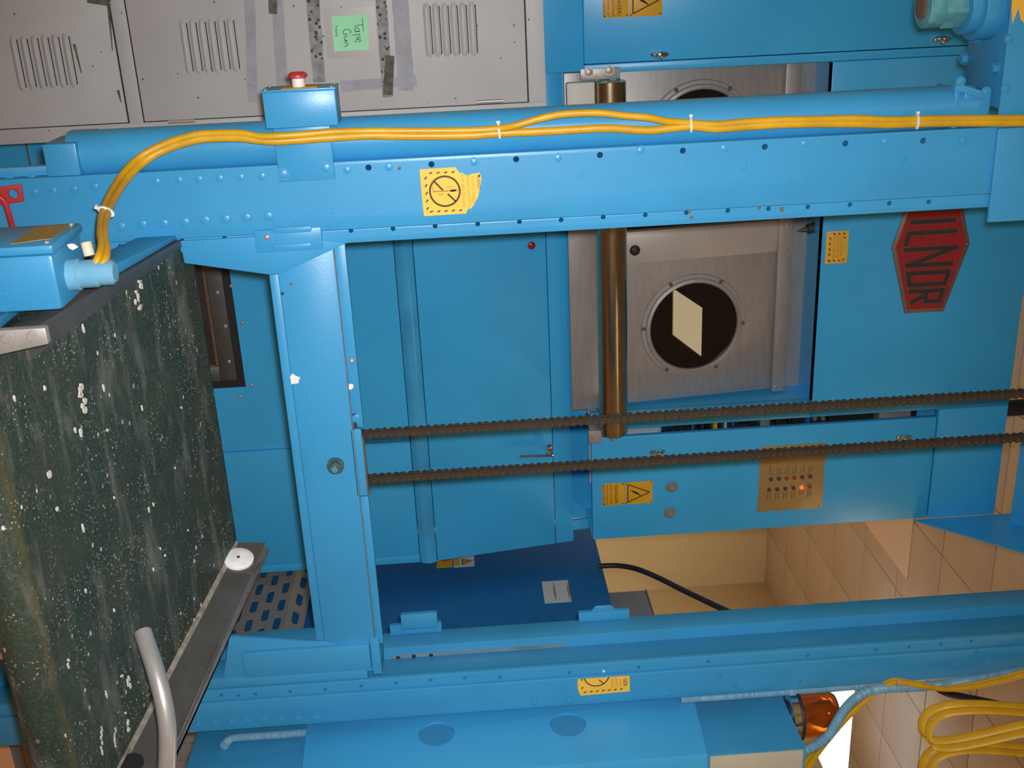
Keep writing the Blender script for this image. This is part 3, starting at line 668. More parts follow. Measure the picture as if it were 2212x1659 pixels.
# ================================================================== LOCKERS
YL_ = 2.40
lk_ = thing('locker', 'battered grey steel locker with louvred doors and tape residue', 'locker', (.09, 2.65, 0))
LX0, LX1 = -.16, .335
G().box(LX0, LX1, YL_+.004, 2.86, .08, 1.744).build('body', LOCK, lk_, .003)
# frame bars around the doors
DX0, DX1 = -.12, .302
zA1, zB0, zB1 = .858, .893, 1.704
box('frame_stile', LOCK, lk_, DX1+.002, LX1, YL_, YL_+.004, .08, 1.744, .0008)
box('frame_stile', LOCK, lk_, LX0, DX0-.002, YL_, YL_+.004, .08, 1.744, .0008)
box('frame_rail', LOCK, lk_, DX0-.002, DX1+.002, YL_, YL_+.004, zB1+.003, 1.744, .0008)
box('frame_rail', LOCK, lk_, DX0-.002, DX1+.002, YL_, YL_+.004, zA1+.003, zB0-.003, .0008)
box('door_gap', DARK, lk_, DX0-.002, DX1+.002, YL_+.002, YL_+.0039, .1, zB1+.003, 0)
d1 = box('door', LOCK, lk_, DX0, DX1, YL_-.002, YL_+.002, .14, zA1, .0012)
d2 = box('door', LOCK, lk_, DX0, DX1, YL_-.002, YL_+.002, zB0, zB1, .0012)
def louver(xm, half, up):
    g = G(); h = .0062; prof = [(0, -h*1.3)] + [(.0055*math.sin(a)**.8, -h+2*h*k/8.0) for k, a in ((k, PI*(.06+.88*k/8.0)) for k in range(9))] + [(0, h*1.3)]
    xs = [(-half, .05), (-half+.006, .8), (-half+.012, 1), (half-.012, 1), (half-.006, .8), (half, .05)]; P = []; n_ = len(prof); fs = []
    for x_, s_ in xs: P += [(x_, -d_*s_, z_*(.55+.45*s_)) for d_, z_ in prof]
    for i in range(len(xs)-1): fs += [(i*n_+k, i*n_+k+1, (i+1)*n_+k+1, (i+1)*n_+k) for k in range(n_-1)]
    fs += [tuple(range(n_)), tuple(range(len(xs)*n_-1, (len(xs)-1)*n_-1, -1))]
    return g.add(P, fs).mesh('louver', LOCK, 0, True)
lme = louver(0, .054, True)
slitm = G().box(-.048, .048, -.0006, .0005, -.0011, .0011).mesh('slit', DARK, 0)
YD = YL_-.002
for (xa, ya, xb, yb, dr) in ((38, 138, 150, 131, d1), (402, 103, 503, 97, d2), (924, 66, 1021, 63, d2)):
    for k in range(6):
        p = PY(xa+(xb-xa)*k/5, ya+(yb-ya)*k/5, YD); ol = put('louver', lme, dr, (p.x, YD+.0002, p.z))
        put('louver_slit', slitm, dr, (p.x, YD, p.z+.0078))
# tape residue strips, X-wise and Z-wise
def strip(px0, px1, m, nm='tape_strip', w=.02, par=d2, t_=.0004):
    a = PY(*px0, YD); b = PY(*px1, YD); d = (b-a).normalized(); nrm = Vector((-d.z, 0, d.x))*w/2
    rs_ = random.Random(int(px0[0])); n_ = 12; up_ = []; dn_ = []
    for k in range(n_+1):
        c_ = a.lerp(b, k/n_); up_.append(c_+nrm*(1+.06*rs_.uniform(-1, 1))); dn_.append(c_-nrm*(1+.06*rs_.uniform(-1, 1)))
    return G().prism([tuple(q) for q in up_+dn_[::-1]], (0, -t_, 0)).build(nm, m, par)
strip((538, -40), (546, 222), TAPE, w=.021); strip((596, -40), (610, 188), TAPE, w=.024)
strip((672, -40), (690, 178), TAPED, w=.026); strip((820, -40), (838, 210), TAPED, w=.023); strip((862, -40), (878, 196), TAPE, w=.034)
strip((735, 187), (900, 174), TAPE, w=.022, t_=.0003); strip((838, 205), (842, 120), GRIME, w=.020, t_=.0007); strip((588, -40), (590, 30), GRIME, w=.018, t_=.0006)
strip((214, -40), (213, 10), GRIME, w=.046, par=d1)
g = G()
for px0, px1 in (((233, 0), (243, 110)), ((255, 195), (262, 222)), ((160, 95), (176, 158))):
    a = PY(*px0, YD); b = PY(*px1, YD); g.prism([tuple(a+Vector((0, 0, .003))), tuple(a-Vector((0, 0, .003))), tuple(b-Vector((0, 0, .001))), tuple(b+Vector((0, 0, .001)))], (0, -.0003, 0))
g.build('scratches', GRIME, d1)
hm = G().cyl((0, 0, -.028), (0, 0, .028), .0042, 12).mesh('hinge', STEEL, 0, True)
for px, mm in (((1058, 219), 0), ((392, 262), 0), ((185, 283), 0)): p = PY(*px, YL_-.001); put('hinge', hm, lk_, (p.x, YL_-.0015, p.z))

# sticky note
sn = thing('sticky_note', 'pale green sticky note taped to the locker door with handwriting', 'note', PY(757, 72, YD))
q = [PY(*p_, YD) for p_ in ((716, 35), (793, 31), (798, 107), (722, 111))]
ctr = (q[0]+q[1]+q[2]+q[3])/4
tp = [ctr+(v-ctr)*Vector((1.18, 1, 1.26)).length/1.73*1.24 for v in q]
G().prism([tuple(v) for v in tp], (0, -.0005, 0)).build('clear_tape', TAPEC, sn)
G().prism([tuple(v+Vector((0, -.0005, 0))) for v in q], (0, -.0004, 0)).build('paper', NOTE, sn)
U = (q[3]-q[0]).normalized(); V = (q[1]-q[0]).normalized(); O = q[0]+Vector((0, -.0009, 0)); sz = (q[1]-q[0]).length
# handwriting in note units: u along the words, v up; 0..1
def hw(lines): return [[(a*sz, b*sz) for a, b in ln] for ln in lines]
ink = [[(.09,.86),(.46,.86)],[(.27,.86),(.29,.62)],
       [(.43,.75),(.36,.74),(.34,.66),(.38,.62),(.44,.66),(.45,.76),(.45,.62)],
       [(.52,.76),(.53,.55)],[(.53,.75),(.60,.76),(.62,.70),(.56,.66)],
       [(.64,.69),(.72,.71),(.71,.77),(.66,.76),(.65,.66),(.70,.62),(.74,.64)],
       [(.50,.48),(.44,.52),(.38,.46),(.37,.36),(.42,.29),(.50,.31),(.52,.38),(.47,.38)],
       [(.56,.40),(.57,.33),(.62,.31),(.66,.34),(.67,.40),(.68,.31)],
       [(.72,.39),(.73,.30)],[(.73,.36),(.78,.40),(.82,.36),(.83,.29)]]
small = [[(.27,.16),(.28,.07)],[(.28,.11),(.32,.13),(.34,.07)],[(.36,.10),(.41,.11),(.39,.14),(.36,.10),(.39,.06),(.42,.08)],[(.44,.13),(.45,.07),(.45,.11),(.48,.13)],[(.50,.10),(.54,.11),(.52,.14),(.50,.10),(.53,.06),(.56,.08)]]
strokes('handwriting', hw(ink), .0013, PEN, sn, O, U, V, .0004)
strokes('handwriting', hw(small), .0008, PEN, sn, O, U, V, .0004)

# ================================================================== TUMBLE DRYER
YDR = 3.0
dr = thing('tumble_dryer', 'large blue industrial tumble dryer with round door windows and a roller', 'dryer', (.85, 3.6, 0))
MX = .8535                       # the machine is symmetrical about this plane
def mir(x): return 2*MX-x
XW = 1.765; XC = 1.727
G().box(mir(XW)+.005, XW-.005, 3.21, 4.6, .05, 3.12).build('body', DBLUE, dr, .004)
# lower panels with the lint opening
wx0, wx1 = mir(PY(523, 836, YDR).x), PY(523, 836, YDR).x
wz1 = PY(508, 700, YDR).z+.005; wz0 = .42
seamX = PY(550, 970, YDR).x
panels = ((mir(XW), wx0, .05, 1.354), (wx0, wx1, wz1, 1.354), (wx0, wx1, .05, wz0), (wx1, seamX-.006, .05, 1.354))
lp = G()
lpo = G().prism([(mir(XW), YDR, .05), (seamX-.007, YDR, .05), (seamX-.007, YDR, 1.3525), (mir(XW), YDR, 1.3525)], (0, .02, 0)).build('lower_panel', DBLUE, dr)
cut(lpo, G().box(wx0, wx1, YDR-.05, YDR+.05, wz0, wz1).mesh('c', DBLUE))
pz_ = PY(64, 350, YDR).z; box('rusty_seam', RUST, dr, mir(XW)+.01, mir(XW)+.9, YDR-.0012, YDR, pz_-.002, pz_+.002, 0)
box('seam_strip', DBLUE, dr, seamX-.0055, seamX+.0055, YDR+.004, YDR+.02, .05, 1.3525, .001)
box('lower_panel', DBLUE, dr, seamX+.007, XW-.028, YDR, YDR+.02, .05, 1.3525, .0015)
box('corner_post', DBLUE, dr, XW-.0265, XW, YDR, 3.12, .05, 1.3525, .002)
g = G()   # black gasket
gk = .022
for a in ((wx0, wx1, wz1-gk, wz1), (wx0, wx1, wz0, wz0+gk), (wx0, wx0+gk, wz0+gk, wz1-gk), (wx1-gk, wx1, wz0+gk, wz1-gk)): g.box(a[0], a[1], YDR+.002, YDR+.03, a[2], a[3])
op = g.build('gasket', BLACK, dr)
g = G(); f0, f1 = gk, gk+.045
for a in ((wx0+f0, wx1-f0, wz1-f1, wz1-f0), (wx0+f0, wx1-f0, wz0+f0, wz0+f1), (wx0+f0, wx0+f1, wz0+f1+.0002, wz1-f1-.0002), (wx1-f1, wx1-f0, wz0+f1+.0002, wz1-f1-.0002)): g.box(a[0], a[1], YDR-.002, YDR+.03, a[2], a[3])
wf = g.build('opening_frame', STEELD, dr, .003)
g = G()
for a in ((wx0+f1, wx1-f1, wz1-f1-.008, wz1-f1-.0003), (wx1-f1-.006, wx1-f1-.0003, wz0+f1, wz1-f1-.009)): g.box(a[0], a[1], YDR-.001, YDR+.028, a[2], a[3])
g.build('rusty_lip', RUST, wf)
box('opening_pane', SMOKE, dr, wx0+f1, wx1-f1, YDR+.012, YDR+.02, wz0+f1, wz1-f1, 0)
dsm = domemesh('screw', .0055, .003, STEEL)
for px in ((500, 618), (487, 705), (495, 781), (470, 632)): p = PY(*px, YDR-.002); put('screw', dsm, dr, (p.x, YDR-.002, p.z))
for px in ((523, 698), (543, 833), (519, 857)): p = PY(*px, YDR); put('screw', dsm, dr, (p.x, YDR, p.z))
# rolled strip between lower panel and access panel
zs0, zs1 = 1.3545, 1.405
g = G(); P = []; ns = 8
for xx in (mir(XW), XW):
    for k in range(ns+1): a = k/ns; P.append((xx, YDR-.010*math.sin(PI*a), zs0+(zs1-zs0)*a))
    P += [(xx, YDR+.02, zs1), (xx, YDR+.02, zs0)]
n_ = ns+3; g.add(P, [(k, (k+1) % n_, (k+1) % n_+n_, k+n_) for k in range(n_)]+[tuple(range(n_)), tuple(range(2*n_-1, n_-1, -1))])
g.build('rolled_strip', mat('polished worn blue strip', (.06, .44, .84), .20, vary=.15, vscale=9), dr, smooth=True)
# access panel leaning back
def lean(z): return YDR+.003+(z-1.405)*.155
def slab(name, m, par, x0, x1, z0, z1, off=0.0, t_=.012, bevel=.0015, lf=lean):
    return G().prism([(x0, lf(z0)+off, z0), (x1, lf(z0)+off, z0), (x1, lf(z1)+off, z1), (x0, lf(z1)+off, z1)], (0, t_, 0)).build(name, m, par, bevel)
apn = slab('access_panel', DBLUE, dr, mir(XW), XW, 1.407, 1.783)
slab('panel_sill', DBLUE, dr, mir(XW), XW, 1.785, 1.842)
slab('panel_end_cap', DBLUE, dr, XC-.035, XC, 1.842, 1.893)
def onlean(px, lf=lean, off=0.0):
    d = ray(*px); lo, hi = 2.0, 4.5
    for _ in range(40):
        md = (lo+hi)/2; q_ = CAM+d*(md/d.y)
        if q_.y < lf(q_.z)+off: lo = md
        else: hi = md
    return q_
p = onlean((1148, 530)); G().lathe((p.x, p.y, p.z), (0, -1, .15), [(.0115, 0), (.0115, .003), (.009, .005), (.003, .006)], 24).build('red_indicator', mat('red jewel', (.35, .012, .03), .3), dr, smooth=True)
hp_ = onlean((1186, 975))
hb = G().lathe(hp_+Vector((0, .003, 0)), (0, -1, .15), [(.013, 0), (.012, .006), (.009, .012), (.009, .026), (.004, .028)], 20).build('latch_handle', CHROME, dr, smooth=True)
pa_, pb_ = onlean((1122, 986), off=-.026), onlean((1192, 983), off=-.026)
G().sweep([pa_, pa_.lerp(pb_, .5), pb_], .0055, .0042, 10).build('lever', CHROME, hb, smooth=True)
pe = onlean((1186, 966), off=-.018); G().lathe(pe, (0, -1, .1), [(.010, 0), (.012, .004), (.010, .010), (.003, .012)], 18).build('escutcheon', CHROME, hb, smooth=True)

# loading recess: ledge, sloping door with two portholes
def dlean(z): return 3.054+(z-2.014)*.1074
RX0, RX1 = .316, 1.29
slab('ledge', STEEL, dr, RX0-.004, RX1+.002, 1.844, 1.93, -.012, .012, .001, dlean)
door = slab('loading_door', STEEL, dr, RX0, RX1-.004, 1.932, 2.47, 0, .014, .001, dlean)
slab('door_backing', STEEL, dr, RX0, RX1+.03, 1.90, 2.62, .03, .01, 0, dlean)
# blue recess side cheeks and top
G().prism([(RX1+.012, YDR+.004, 1.92), (RX1+.012, 3.16, 1.92), (RX1+.012, 3.16, 2.566), (RX1+.012, YDR+.004, 2.566)], (.004, 0, 0)).build('recess_cheek', DBLUE, dr)
G().prism([(RX0-.004, YDR+.004, 1.92), (RX0-.004, 3.16, 1.92), (RX0-.004, 3.16, 2.566), (RX0-.004, YDR+.004, 2.566)], (-.003, 0, 0)).build('recess_cheek', DBLUE, dr)
box('recess_soffit', DBLUE, dr, RX0-.012, RX1+.012, YDR+.002, 3.16, 2.566, 2.572, 0)
# horizontal guide bar and the slide strip with its black knob
zb_ = onlean((1690, 660), dlean, -.016).z
gb = slab('guide_bar', STEEL, dr, RX0, RX1+.006, zb_-.022, zb_+.022, -.02, .014, .002, dlean)
for px in ((1702, 489), (1700, 536), (1676, 836), (1690, 835)): p = onlean(px, dlean, -.02); put('screw', domemesh('screw', .004, .003, CHROME), dr, p)
sA, sB = onlean((1355, 502), dlean, -.008), onlean((1357, 571), dlean, -.008)
G().prism([(sA.x, dlean(1.95)-.008, 1.95), (sB.x, dlean(1.95)-.008, 1.95), (sB.x, dlean(zb_-.02)-.008, zb_-.02), (sA.x, dlean(zb_-.02)-.008, zb_-.02)], (0, .007, 0)).build('slide_strip', mat('pale stainless strip', (.58, .53, .49), .45, .35, vary=.06, vscale=10), dr, .001)
G().prism([(sA.x-.026, dlean(1.95)-.002, 1.95), (sA.x-.004, dlean(1.95)-.002, 1.95), (sA.x-.004, dlean(zb_)-.002, zb_-.02), (sA.x-.026, dlean(zb_)-.002, zb_-.02)], (0, .001, 0)).build('slide_gap', SMOKE, dr)
kp = onlean((1369, 539), dlean, -.012); kn = G()
kn.lathe(kp+Vector((0, .006, 0)), (0, -1, .1), [(.005, 0), (.005, .006), (.013, .010), (.0155, .017), (.013, .025), (.006, .029)], 22).build('knob', BLACK, dr, smooth=True)
# pneumatic nozzle near the top of the recess
a = onlean((1770, 486), dlean, -.03); b = onlean((1742, 492), dlean, -.03); c_ = onlean((1715, 497), dlean, -.03)
nz = G().lathe(a+Vector((0, 0, .03)), (b-a).normalized(), [(.019, 0), (.019, .045), (.015, .05), (.015, .068), (.008, .07), (.004, .09), (.001, .1)], 18).build('air_nozzle', mat('dark gunmetal', (.10, .10, .10), .4, .6), dr, smooth=True)
nd = Vector((0, -1, .1074)).normalized()
def porthole(px):
    c_ = onlean(px, dlean)
    rg = G(); prof = [(.134, -.002), (.134, .012), (.138, .016), (.146, .014), (.148, .006), (.158, .005), (.160, .001), (.160, -.002)]
    d = nd; e = Vector((1, 0, 0)); g_ = d.cross(e); n_ = 56; P = []; fs = []
    for r_, h_ in prof: P += [c_+d*h_+(e*math.cos(2*PI*i/n_)+g_*math.sin(2*PI*i/n_))*r_ for i in range(n_)]
    m_ = len(prof)
    for k in range(m_): fs += [(k*n_+i, k*n_+(i+1) % n_, ((k+1) % m_)*n_+(i+1) % n_, ((k+1) % m_)*n_+i) for i in range(n_)]
    o_ = rg.add(P, fs).build('porthole_ring', STEEL, dr, smooth=True)
    G().cyl(c_-d*.001, c_+d*.003, .1345, 56).build('porthole_glass', GLASS, o_, smooth=False)
    sc = domemesh('ring_screw', .0055, .005, STEELD)
    for k in range(6):
        a = math.radians(28+60*k); q_ = c_+d*.005+(e*math.cos(a)+g_*math.sin(a))*.1535
        s_ = bpy.data.objects.new('ring_screw', sc); link(s_, o_); s_.location = q_
porthole((1497, 703)); porthole((1512, 298))
# front roller with brackets
rz, ry, rrad = 1.951, 2.905, .0415
xr1 = PY(1322, 938, ry).x; xr0 = PY(1320, 172, ry).x
rl_ = G().lathe((xr0, ry, rz), (1, 0, 0), [(.030, 0), (rrad, .004), (rrad, xr1-xr0-.008), (rrad-.006, xr1-xr0-.002), (.030, xr1-xr0)], 44).build('roller', ROLL_M, dr, smooth=True)
ro_ = G().lathe((xr1, ry, rz), (1, 0, 0), [(.008, 0), (.008, .02)], 14).build('roller_pin', STEEL, rl_)
G().cyl((xr0-.03, ry, rz+.01), (xr0, ry, rz+.01), .017, 6).build('roller_nut', BLUE, rl_)
a = PY(1268, 928, ry); box('roller_bracket', STEEL, dr, xr1-.016, xr1-.004, ry-.01, 3.03, rz-.068, rz-.02, .002)
bp_ = PY(1281, 936, ry); box('bracket_tab', STEEL, dr, xr1-.02, xr1+.018, ry-.015, ry-.009, rz-.075, rz-.036, .001)
put('bolt', hexbolt('bolt', .006, .005, STEEL), dr, (xr1+.003, ry-.015, rz-.052))
p0_, p1_ = PY(1252, 148, ry), PY(1338, 168, ry)
box('bracket_tab', STEEL, dr, p0_.x, p1_.x, ry-.016, ry-.008, p0_.z, p1_.z, .001)
for px in ((1272, 156), (1316, 152)): p = PY(*px, ry-.016); put('bolt', hexbolt('bolt', .010, .006, STEEL), dr, (p.x, ry-.016, p.z))
p0_, p1_ = PY(1222, 178, ry), PY(1284, 245, ry)
box('end_guard', WHITE, dr, p0_.x, p0_.x+.13, ry-.02, ry+.01, p0_.z, p1_.z, .004)
# upper front panel and control columns
zU0 = 2.566; ZT = 3.175; gapx0, gapx1 = 1.352, 1.377
zc0, zc1 = 1.896, 2.955
up_ = box('upper_panel', DBLUE, dr, .3145, gapx0, YDR, YDR+.03, zU0, ZT, .002)
for sgn in (1, -1):
    X = (lambda v: v) if sgn > 0 else mir
    if sgn > 0: box('column_stile', DBLUE, dr, 1.3005, gapx0, YDR, YDR+.03, 1.896, zU0-.0008, .0015)
    else: box('column_stile', DBLUE, dr, .2905, .3130, YDR, YDR+.03, 1.896, ZT, .0015)
    box('column_head', DBLUE, dr, gapx0+.0008 if sgn > 0 else .2885, X(XC), YDR, YDR+.03, zc1+.006, ZT, .0015)
    cdr = box('control_door', DBLUE, dr, gapx1 if sgn > 0 else .2885, X(XC-.003), YDR-.002, YDR+.018, zc0, zc1, .003)
    box('column_side', DBLUE, dr, X(XC-.003), X(XC), YDR+.019, 3.5, 1.896, ZT, .001)
    if sgn < 0: box('column_lower', DBLUE, dr, mir(XC), mir(1.40), YDR+.004, YDR+.03, 1.55, 1.8955, .001)
    for (xx, zz) in ((1.434, 2.098), (1.436, 2.856)):
        l_ = G().lathe((X(xx), YDR-.002, zz), (0, -1, 0), [(.017, 0), (.016, .004), (.012, .008)], 24)
        for v_ in l_.v: v_.x = X(xx)+(v_.x-X(xx))*.62; v_.z = zz+(v_.z-zz)*1.55
        lo_ = l_.build('latch', CHROME, cdr, smooth=True)
        G().lathe((X(xx), YDR-.009, zz), (0, -1, 0), [(.011, 0), (.012, .004), (.009, .012), (.003, .014)], 18).build('latch_knob', CHROME, lo_, smooth=True)
    if sgn < 0: continue
    # the slot with the switchgear behind it
    zi0 = zc0+.01
    box('switchgear_panel', INTER, dr, gapx0-.035, gapx1+.2, YDR+.10, YDR+.11, 1.90, 2.15, 0)
    box('switchgear_backing', DARK, dr, gapx0-.035, gapx1+.2, YDR+.12, YDR+.13, 2.15, 2.945, 0)
    rk = random.Random(11); zz_ = 2.12; mats_ = (CHROME, NAVY, STEEL, REDB, BLACK, INTER, NAVY, CHROME, BLACK, STEEL, YELD, BLACK)
    while zz_ < 2.66:
        w_ = rk.choice((.008, .012, .018, .03)); xx_ = gapx0+rk.uniform(-.01, .02)
        box('relay', rk.choice(mats_), dr, xx_, xx_+.05, YDR+.05+rk.uniform(0, .03), YDR+.11, zz_, zz_+w_, .002); zz_ += w_+rk.uniform(.004, .02)
    box('relay', STEEL, dr, gapx0+.005, gapx1+.1, YDR+.06, YDR+.11, 2.80, 2.90, .002)
    for k in range(3):
        G().sweep(catmull([Vector((1.34+.02*k, YDR+.15, 1.9)), Vector((1.37, YDR+.13, 1.96+.03*k)), Vector((1.43, YDR+.14, 2.02+.05*k)), Vector((1.5, YDR+.15, 2.05+.05*k))], 6), .004, n=8).build('wire', BLACK, dr, smooth=True)
    # grey plugs
    for px in ((1451, 1052), (1447, 1108)):
        p = PY(*px, YDR-.002); pg = G().lathe((p.x, YDR-.002, p.z), (0, -1, 0), [(.0185, 0), (.0175, .003), (.013, .005), (.006, .0055)], 24).build('blanking_plug', mat('grey plug', (.25, .25, .23), .6, .2), cdr, smooth=True)
        G().lathe((p.x, YDR-.0073, p.z), (0, -1, 0), [(.006, 0), (.005, .002)], 10).build('plug_screw', STEEL, pg)
# danger signs (a full one on the right hand column, the mirrored left one is cut by the picture edge)
def danger(cx_, cz_, par, mode):
    Y = YDR-.002; w, h = .0765, .156
    tops = box('danger_sign', YELD, par, cx_-w/2, cx_+w/2, Y-.0012, Y, cz_+.0005, cz_+h*.56-.0005, .0004)
    bots = box('danger_sign', YELD, par, cx_-w/2, cx_+w/2, Y-.0012, Y, cz_-h*.44, cz_-.0015, .0004)
    Yp = Y-.0012; tri = [(cx_-w*.40, cz_+h*.065), (cx_+w*.40, cz_+h*.065), (cx_, cz_+h*.50)]
    g = G()
    for k in range(3): bar2(g, tri[k], tri[(k+1) % 3], .0032, Yp, .0004)
    g.build('warning_triangle', INK, tops)
    G().prism([(x_, Yp-.0003, z_) for x_, z_ in ((cx_+.014, cz_+h*.36), (cx_-.004, cz_+h*.235), (cx_+.003, cz_+h*.235), (cx_-.013, cz_+h*.10), (cx_+.001, cz_+h*.20), (cx_-.006, cz_+h*.20))][::-1], (0, -.0002, 0)).build('lightning_bolt', INK, tops)
    for tx, sz_, zz in (('\\DANGER/', .0150, -.030), ('HIGH VOLTAGE', .0098, -.060*.8), ('TURN POWER OFF', .0086, -.0625), ('BEFORE OPENING', .0086, -.075*.99)):
        text('lettering', tx, sz_, INK, bots, (cx_, Yp, cz_+zz*.88), lift=.0004)
    for sx in (-1, 1):
        for zz, par_ in ((h*.53, tops), (h*.03, tops), (-h*.03, bots), (-h*.41, bots)):
            put('rivet', domemesh('rivet', .0022, .0012, INK, 8), par_, (cx_+sx*w*.44, Yp, cz_+zz))
pS = PY(1349, 1066, YDR-.002)
cdoors = [o_ for o_ in bpy.data.objects if o_.name.startswith('control_door')]
danger(pS.x, pS.z, cdoors[0], 0)
danger(mir(pS.x)-.002, pS.z+.02, cdoors[1], 1)
# indicator plate with twelve lamps
Y = YDR-.002
q4 = [PY(*p_, Y) for p_ in ((1647, 965), (1790, 955), (1770, 1098), (1632, 1105))]
x0_ = q4[0].x; x1_ = (q4[2].x+q4[3].x)/2; z0_ = (q4[0].z+q4[3].z)/2; z1_ = (q4[1].z+q4[2].z)/2
ip = box('indicator_plate', BRASS, cdoors[0], x0_, x1_, Y-.0015, Y, z0_, z1_, .0004)
words = ['POWER ON', 'STEAM ON', 'MOTOR ON', 'FAN ON', 'LOAD', 'DISCHARGE']
for k in range(6):
    for row in range(2):
        px = (1665+17*k, 1035-1.2*k) if row == 0 else (1661+17.6*k, 1058-1.4*k)
        p = PY(*px, Y-.0015); mm = LAMPL if (row == 1 and k == 4) else (LAMPR if (k in (2, 3) and row == 0) or k == 5 and row == 1 else LAMPD)
        lm = G().lathe((p.x, Y-.0015, p.z), (0, -1, 0), [(.0062, 0), (.0062, .0025), (.0055, .006), (.003, .0085), (.001, .009)], 14).build('indicator_lamp', mm, ip, smooth=True)
        g = G()
        for ln in range(2):
            xs_ = p.x+(-.012 if row == 0 else .012); zz = p.z-.004+.008*ln; L_ = random.Random(k*7+row*3+ln).uniform(.018, .034)
            a_ = xs_ if row else xs_-L_; nx = int(L_/.004)
            for j in range(nx): g.box(a_+j*.004, a_+j*.004+.0027, Y-.0018, Y-.0015, zz-.0016, zz+.0016)
        pt = g.build('print_line', mat('faded plate print', (.16, .10, .04), .6), ip)
for px in ((1768, 1094), (1636, 1100)): p = PY(*px, Y-.0015); put('screw', domemesh('screw', .003, .002, CHROME), ip, (p.x, Y-.0015, p.z))
# small yellow notice on the upper panel
q4 = [PY(*p_, YDR) for p_ in ((1787, 500), (1834, 498), (1829, 567), (1780, 571))]
nx0, nx1 = (q4[0].x+q4[1].x)/2, (q4[2].x+q4[3].x)/2; nz0, nz1 = (q4[0].z+q4[3].z)/2, (q4[1].z+q4[2].z)/2
nt_ = box('yellow_notice', YEL, up_, nx0, nx1, YDR-.0008, YDR, nz0, nz1, .0003)
g = G()
for k in range(5):
    zz = nz0+(nz1-nz0)*.17; xx = nx0+(nx1-nx0)*(.18+.17*k); bar2(g, (xx, zz-.002), (xx+.006, zz+.002), .003, YDR, .0011)
    if k in (0, 4): bar2(g, (xx, nz1-.013), (xx+.006, nz1-.009), .003, YDR, .0011)
for k in range(3):
    zz = nz0+(nz1-nz0)*(.3+.22*k); bar2(g, (nx0+.006, zz), (nx0+.010, zz+.007), .003, YDR, .0011); bar2(g, (nx1-.010, zz-.01), (nx1-.006, zz-.003), .003, YDR, .0011)
g.build('hazard_border', INK, nt_)
for k, tx in enumerate(('TO LOAD THIS', 'MACHINE SET TO', 'MANUAL AND HOLD', 'THE SWITCH')):
    text('lettering', tx, .0085, INKF, nt_, ((nx0+nx1)/2-.002, YDR, nz1-.020-.0105*k), lift=.0011)
# maker's nameplate: long hexagon, red, dark raised letters that follow the outline
NP = PY(2009, 530, YDR); hw_, hm_, he_ = .200, .1135, .0575
def hexpts(s): return [(NP.x-hw_*s[0], NP.z-he_*s[1]), (NP.x, NP.z-hm_*s[1]), (NP.x+hw_*s[0], NP.z-he_*s[1]), (NP.x+hw_*s[0], NP.z+he_*s[1]), (NP.x, NP.z+hm_*s[1]), (NP.x-hw_*s[0], NP.z+he_*s[1])]
npl = plate2(hexpts((1, 1)), YDR, .006).build('nameplate', BRONZE, up_, .001); npl['label'] = 'red hexagonal nameplate with dark block letters'
plate2(hexpts((.94, .89)), YDR-.006, .0006).build('nameplate_field', PLATER, npl)
GL = {'M': [[(0,0),(0,1)],[(0,1),(.5,.35)],[(.5,.35),(1,1)],[(1,1),(1,0)]], 'I': [[(.5,0),(.5,1)]], 'L': [[(0,1),(0,0)],[(0,0),(1,0)]], 'N': [[(0,0),(0,1)],[(0,1),(1,0)],[(1,0),(1,1)]],
      'O': [[(0,0),(0,1)],[(0,1),(1,1)],[(1,1),(1,0)],[(1,0),(0,0)]], 'R': [[(0,0),(0,1)],[(0,1),(1,1)],[(1,1),(1,.5)],[(1,.5),(0,.5)],[(.35,.5),(1,0)]]}
def hh(x): return (hm_+(he_-hm_)*abs(x)/hw_)*.73-.0*x
lay = [('M', -.165, -.108), ('I', -.080, -.064), ('L', -.040, -.008), ('N', .008, .055), ('O', .079, .114), ('R', .134, .166)]
for chx, xa, xb in lay:
    g = G(); e = G()
    sw = .0125
    if chx == 'I': xa = xb = (xa+xb)/2
    for ki, (a, b) in enumerate(GL[chx]):
        lz = .00012*ki
        A = Vector((xa+sw*(a[0] < .2)*0+(xb-xa)*a[0], 0)); B = Vector((xa+(xb-xa)*b[0], 0))
        def zz(x, f): h = hh(x); m_ = sw*.6; return -h+m_+(2*h-2*m_)*f
        A.y = zz(A.x, a[1]); B.y = zz(B.x, b[1]); d = (B-A).normalized(); A -= d*sw*.5; B += d*sw*.5; n2 = Vector((-d.y, d.x))*sw*.5
        g.prism([(NP.x+v.x, YDR-.0066, NP.z+v.y) for v in (A+n2, A-n2, B-n2, B+n2)], (0, -.0014-lz, 0))
        n3 = n2*1.16
        e.prism([(NP.x+v.x, YDR-.0066, NP.z+v.y) for v in (A+n3-d*.002, A-n3-d*.002, B-n3+d*.002, B+n3+d*.002)], (0, -.0003-lz, 0))
    lt = g.build('letter', PLATEK, npl); e.build('letter_edge', BRONZE, lt)
for hx, hz in hexpts((.955, .93)): put('screw', domemesh('screw', .0055, .004, BRONZE), npl, (hx, YDR-.006, hz))

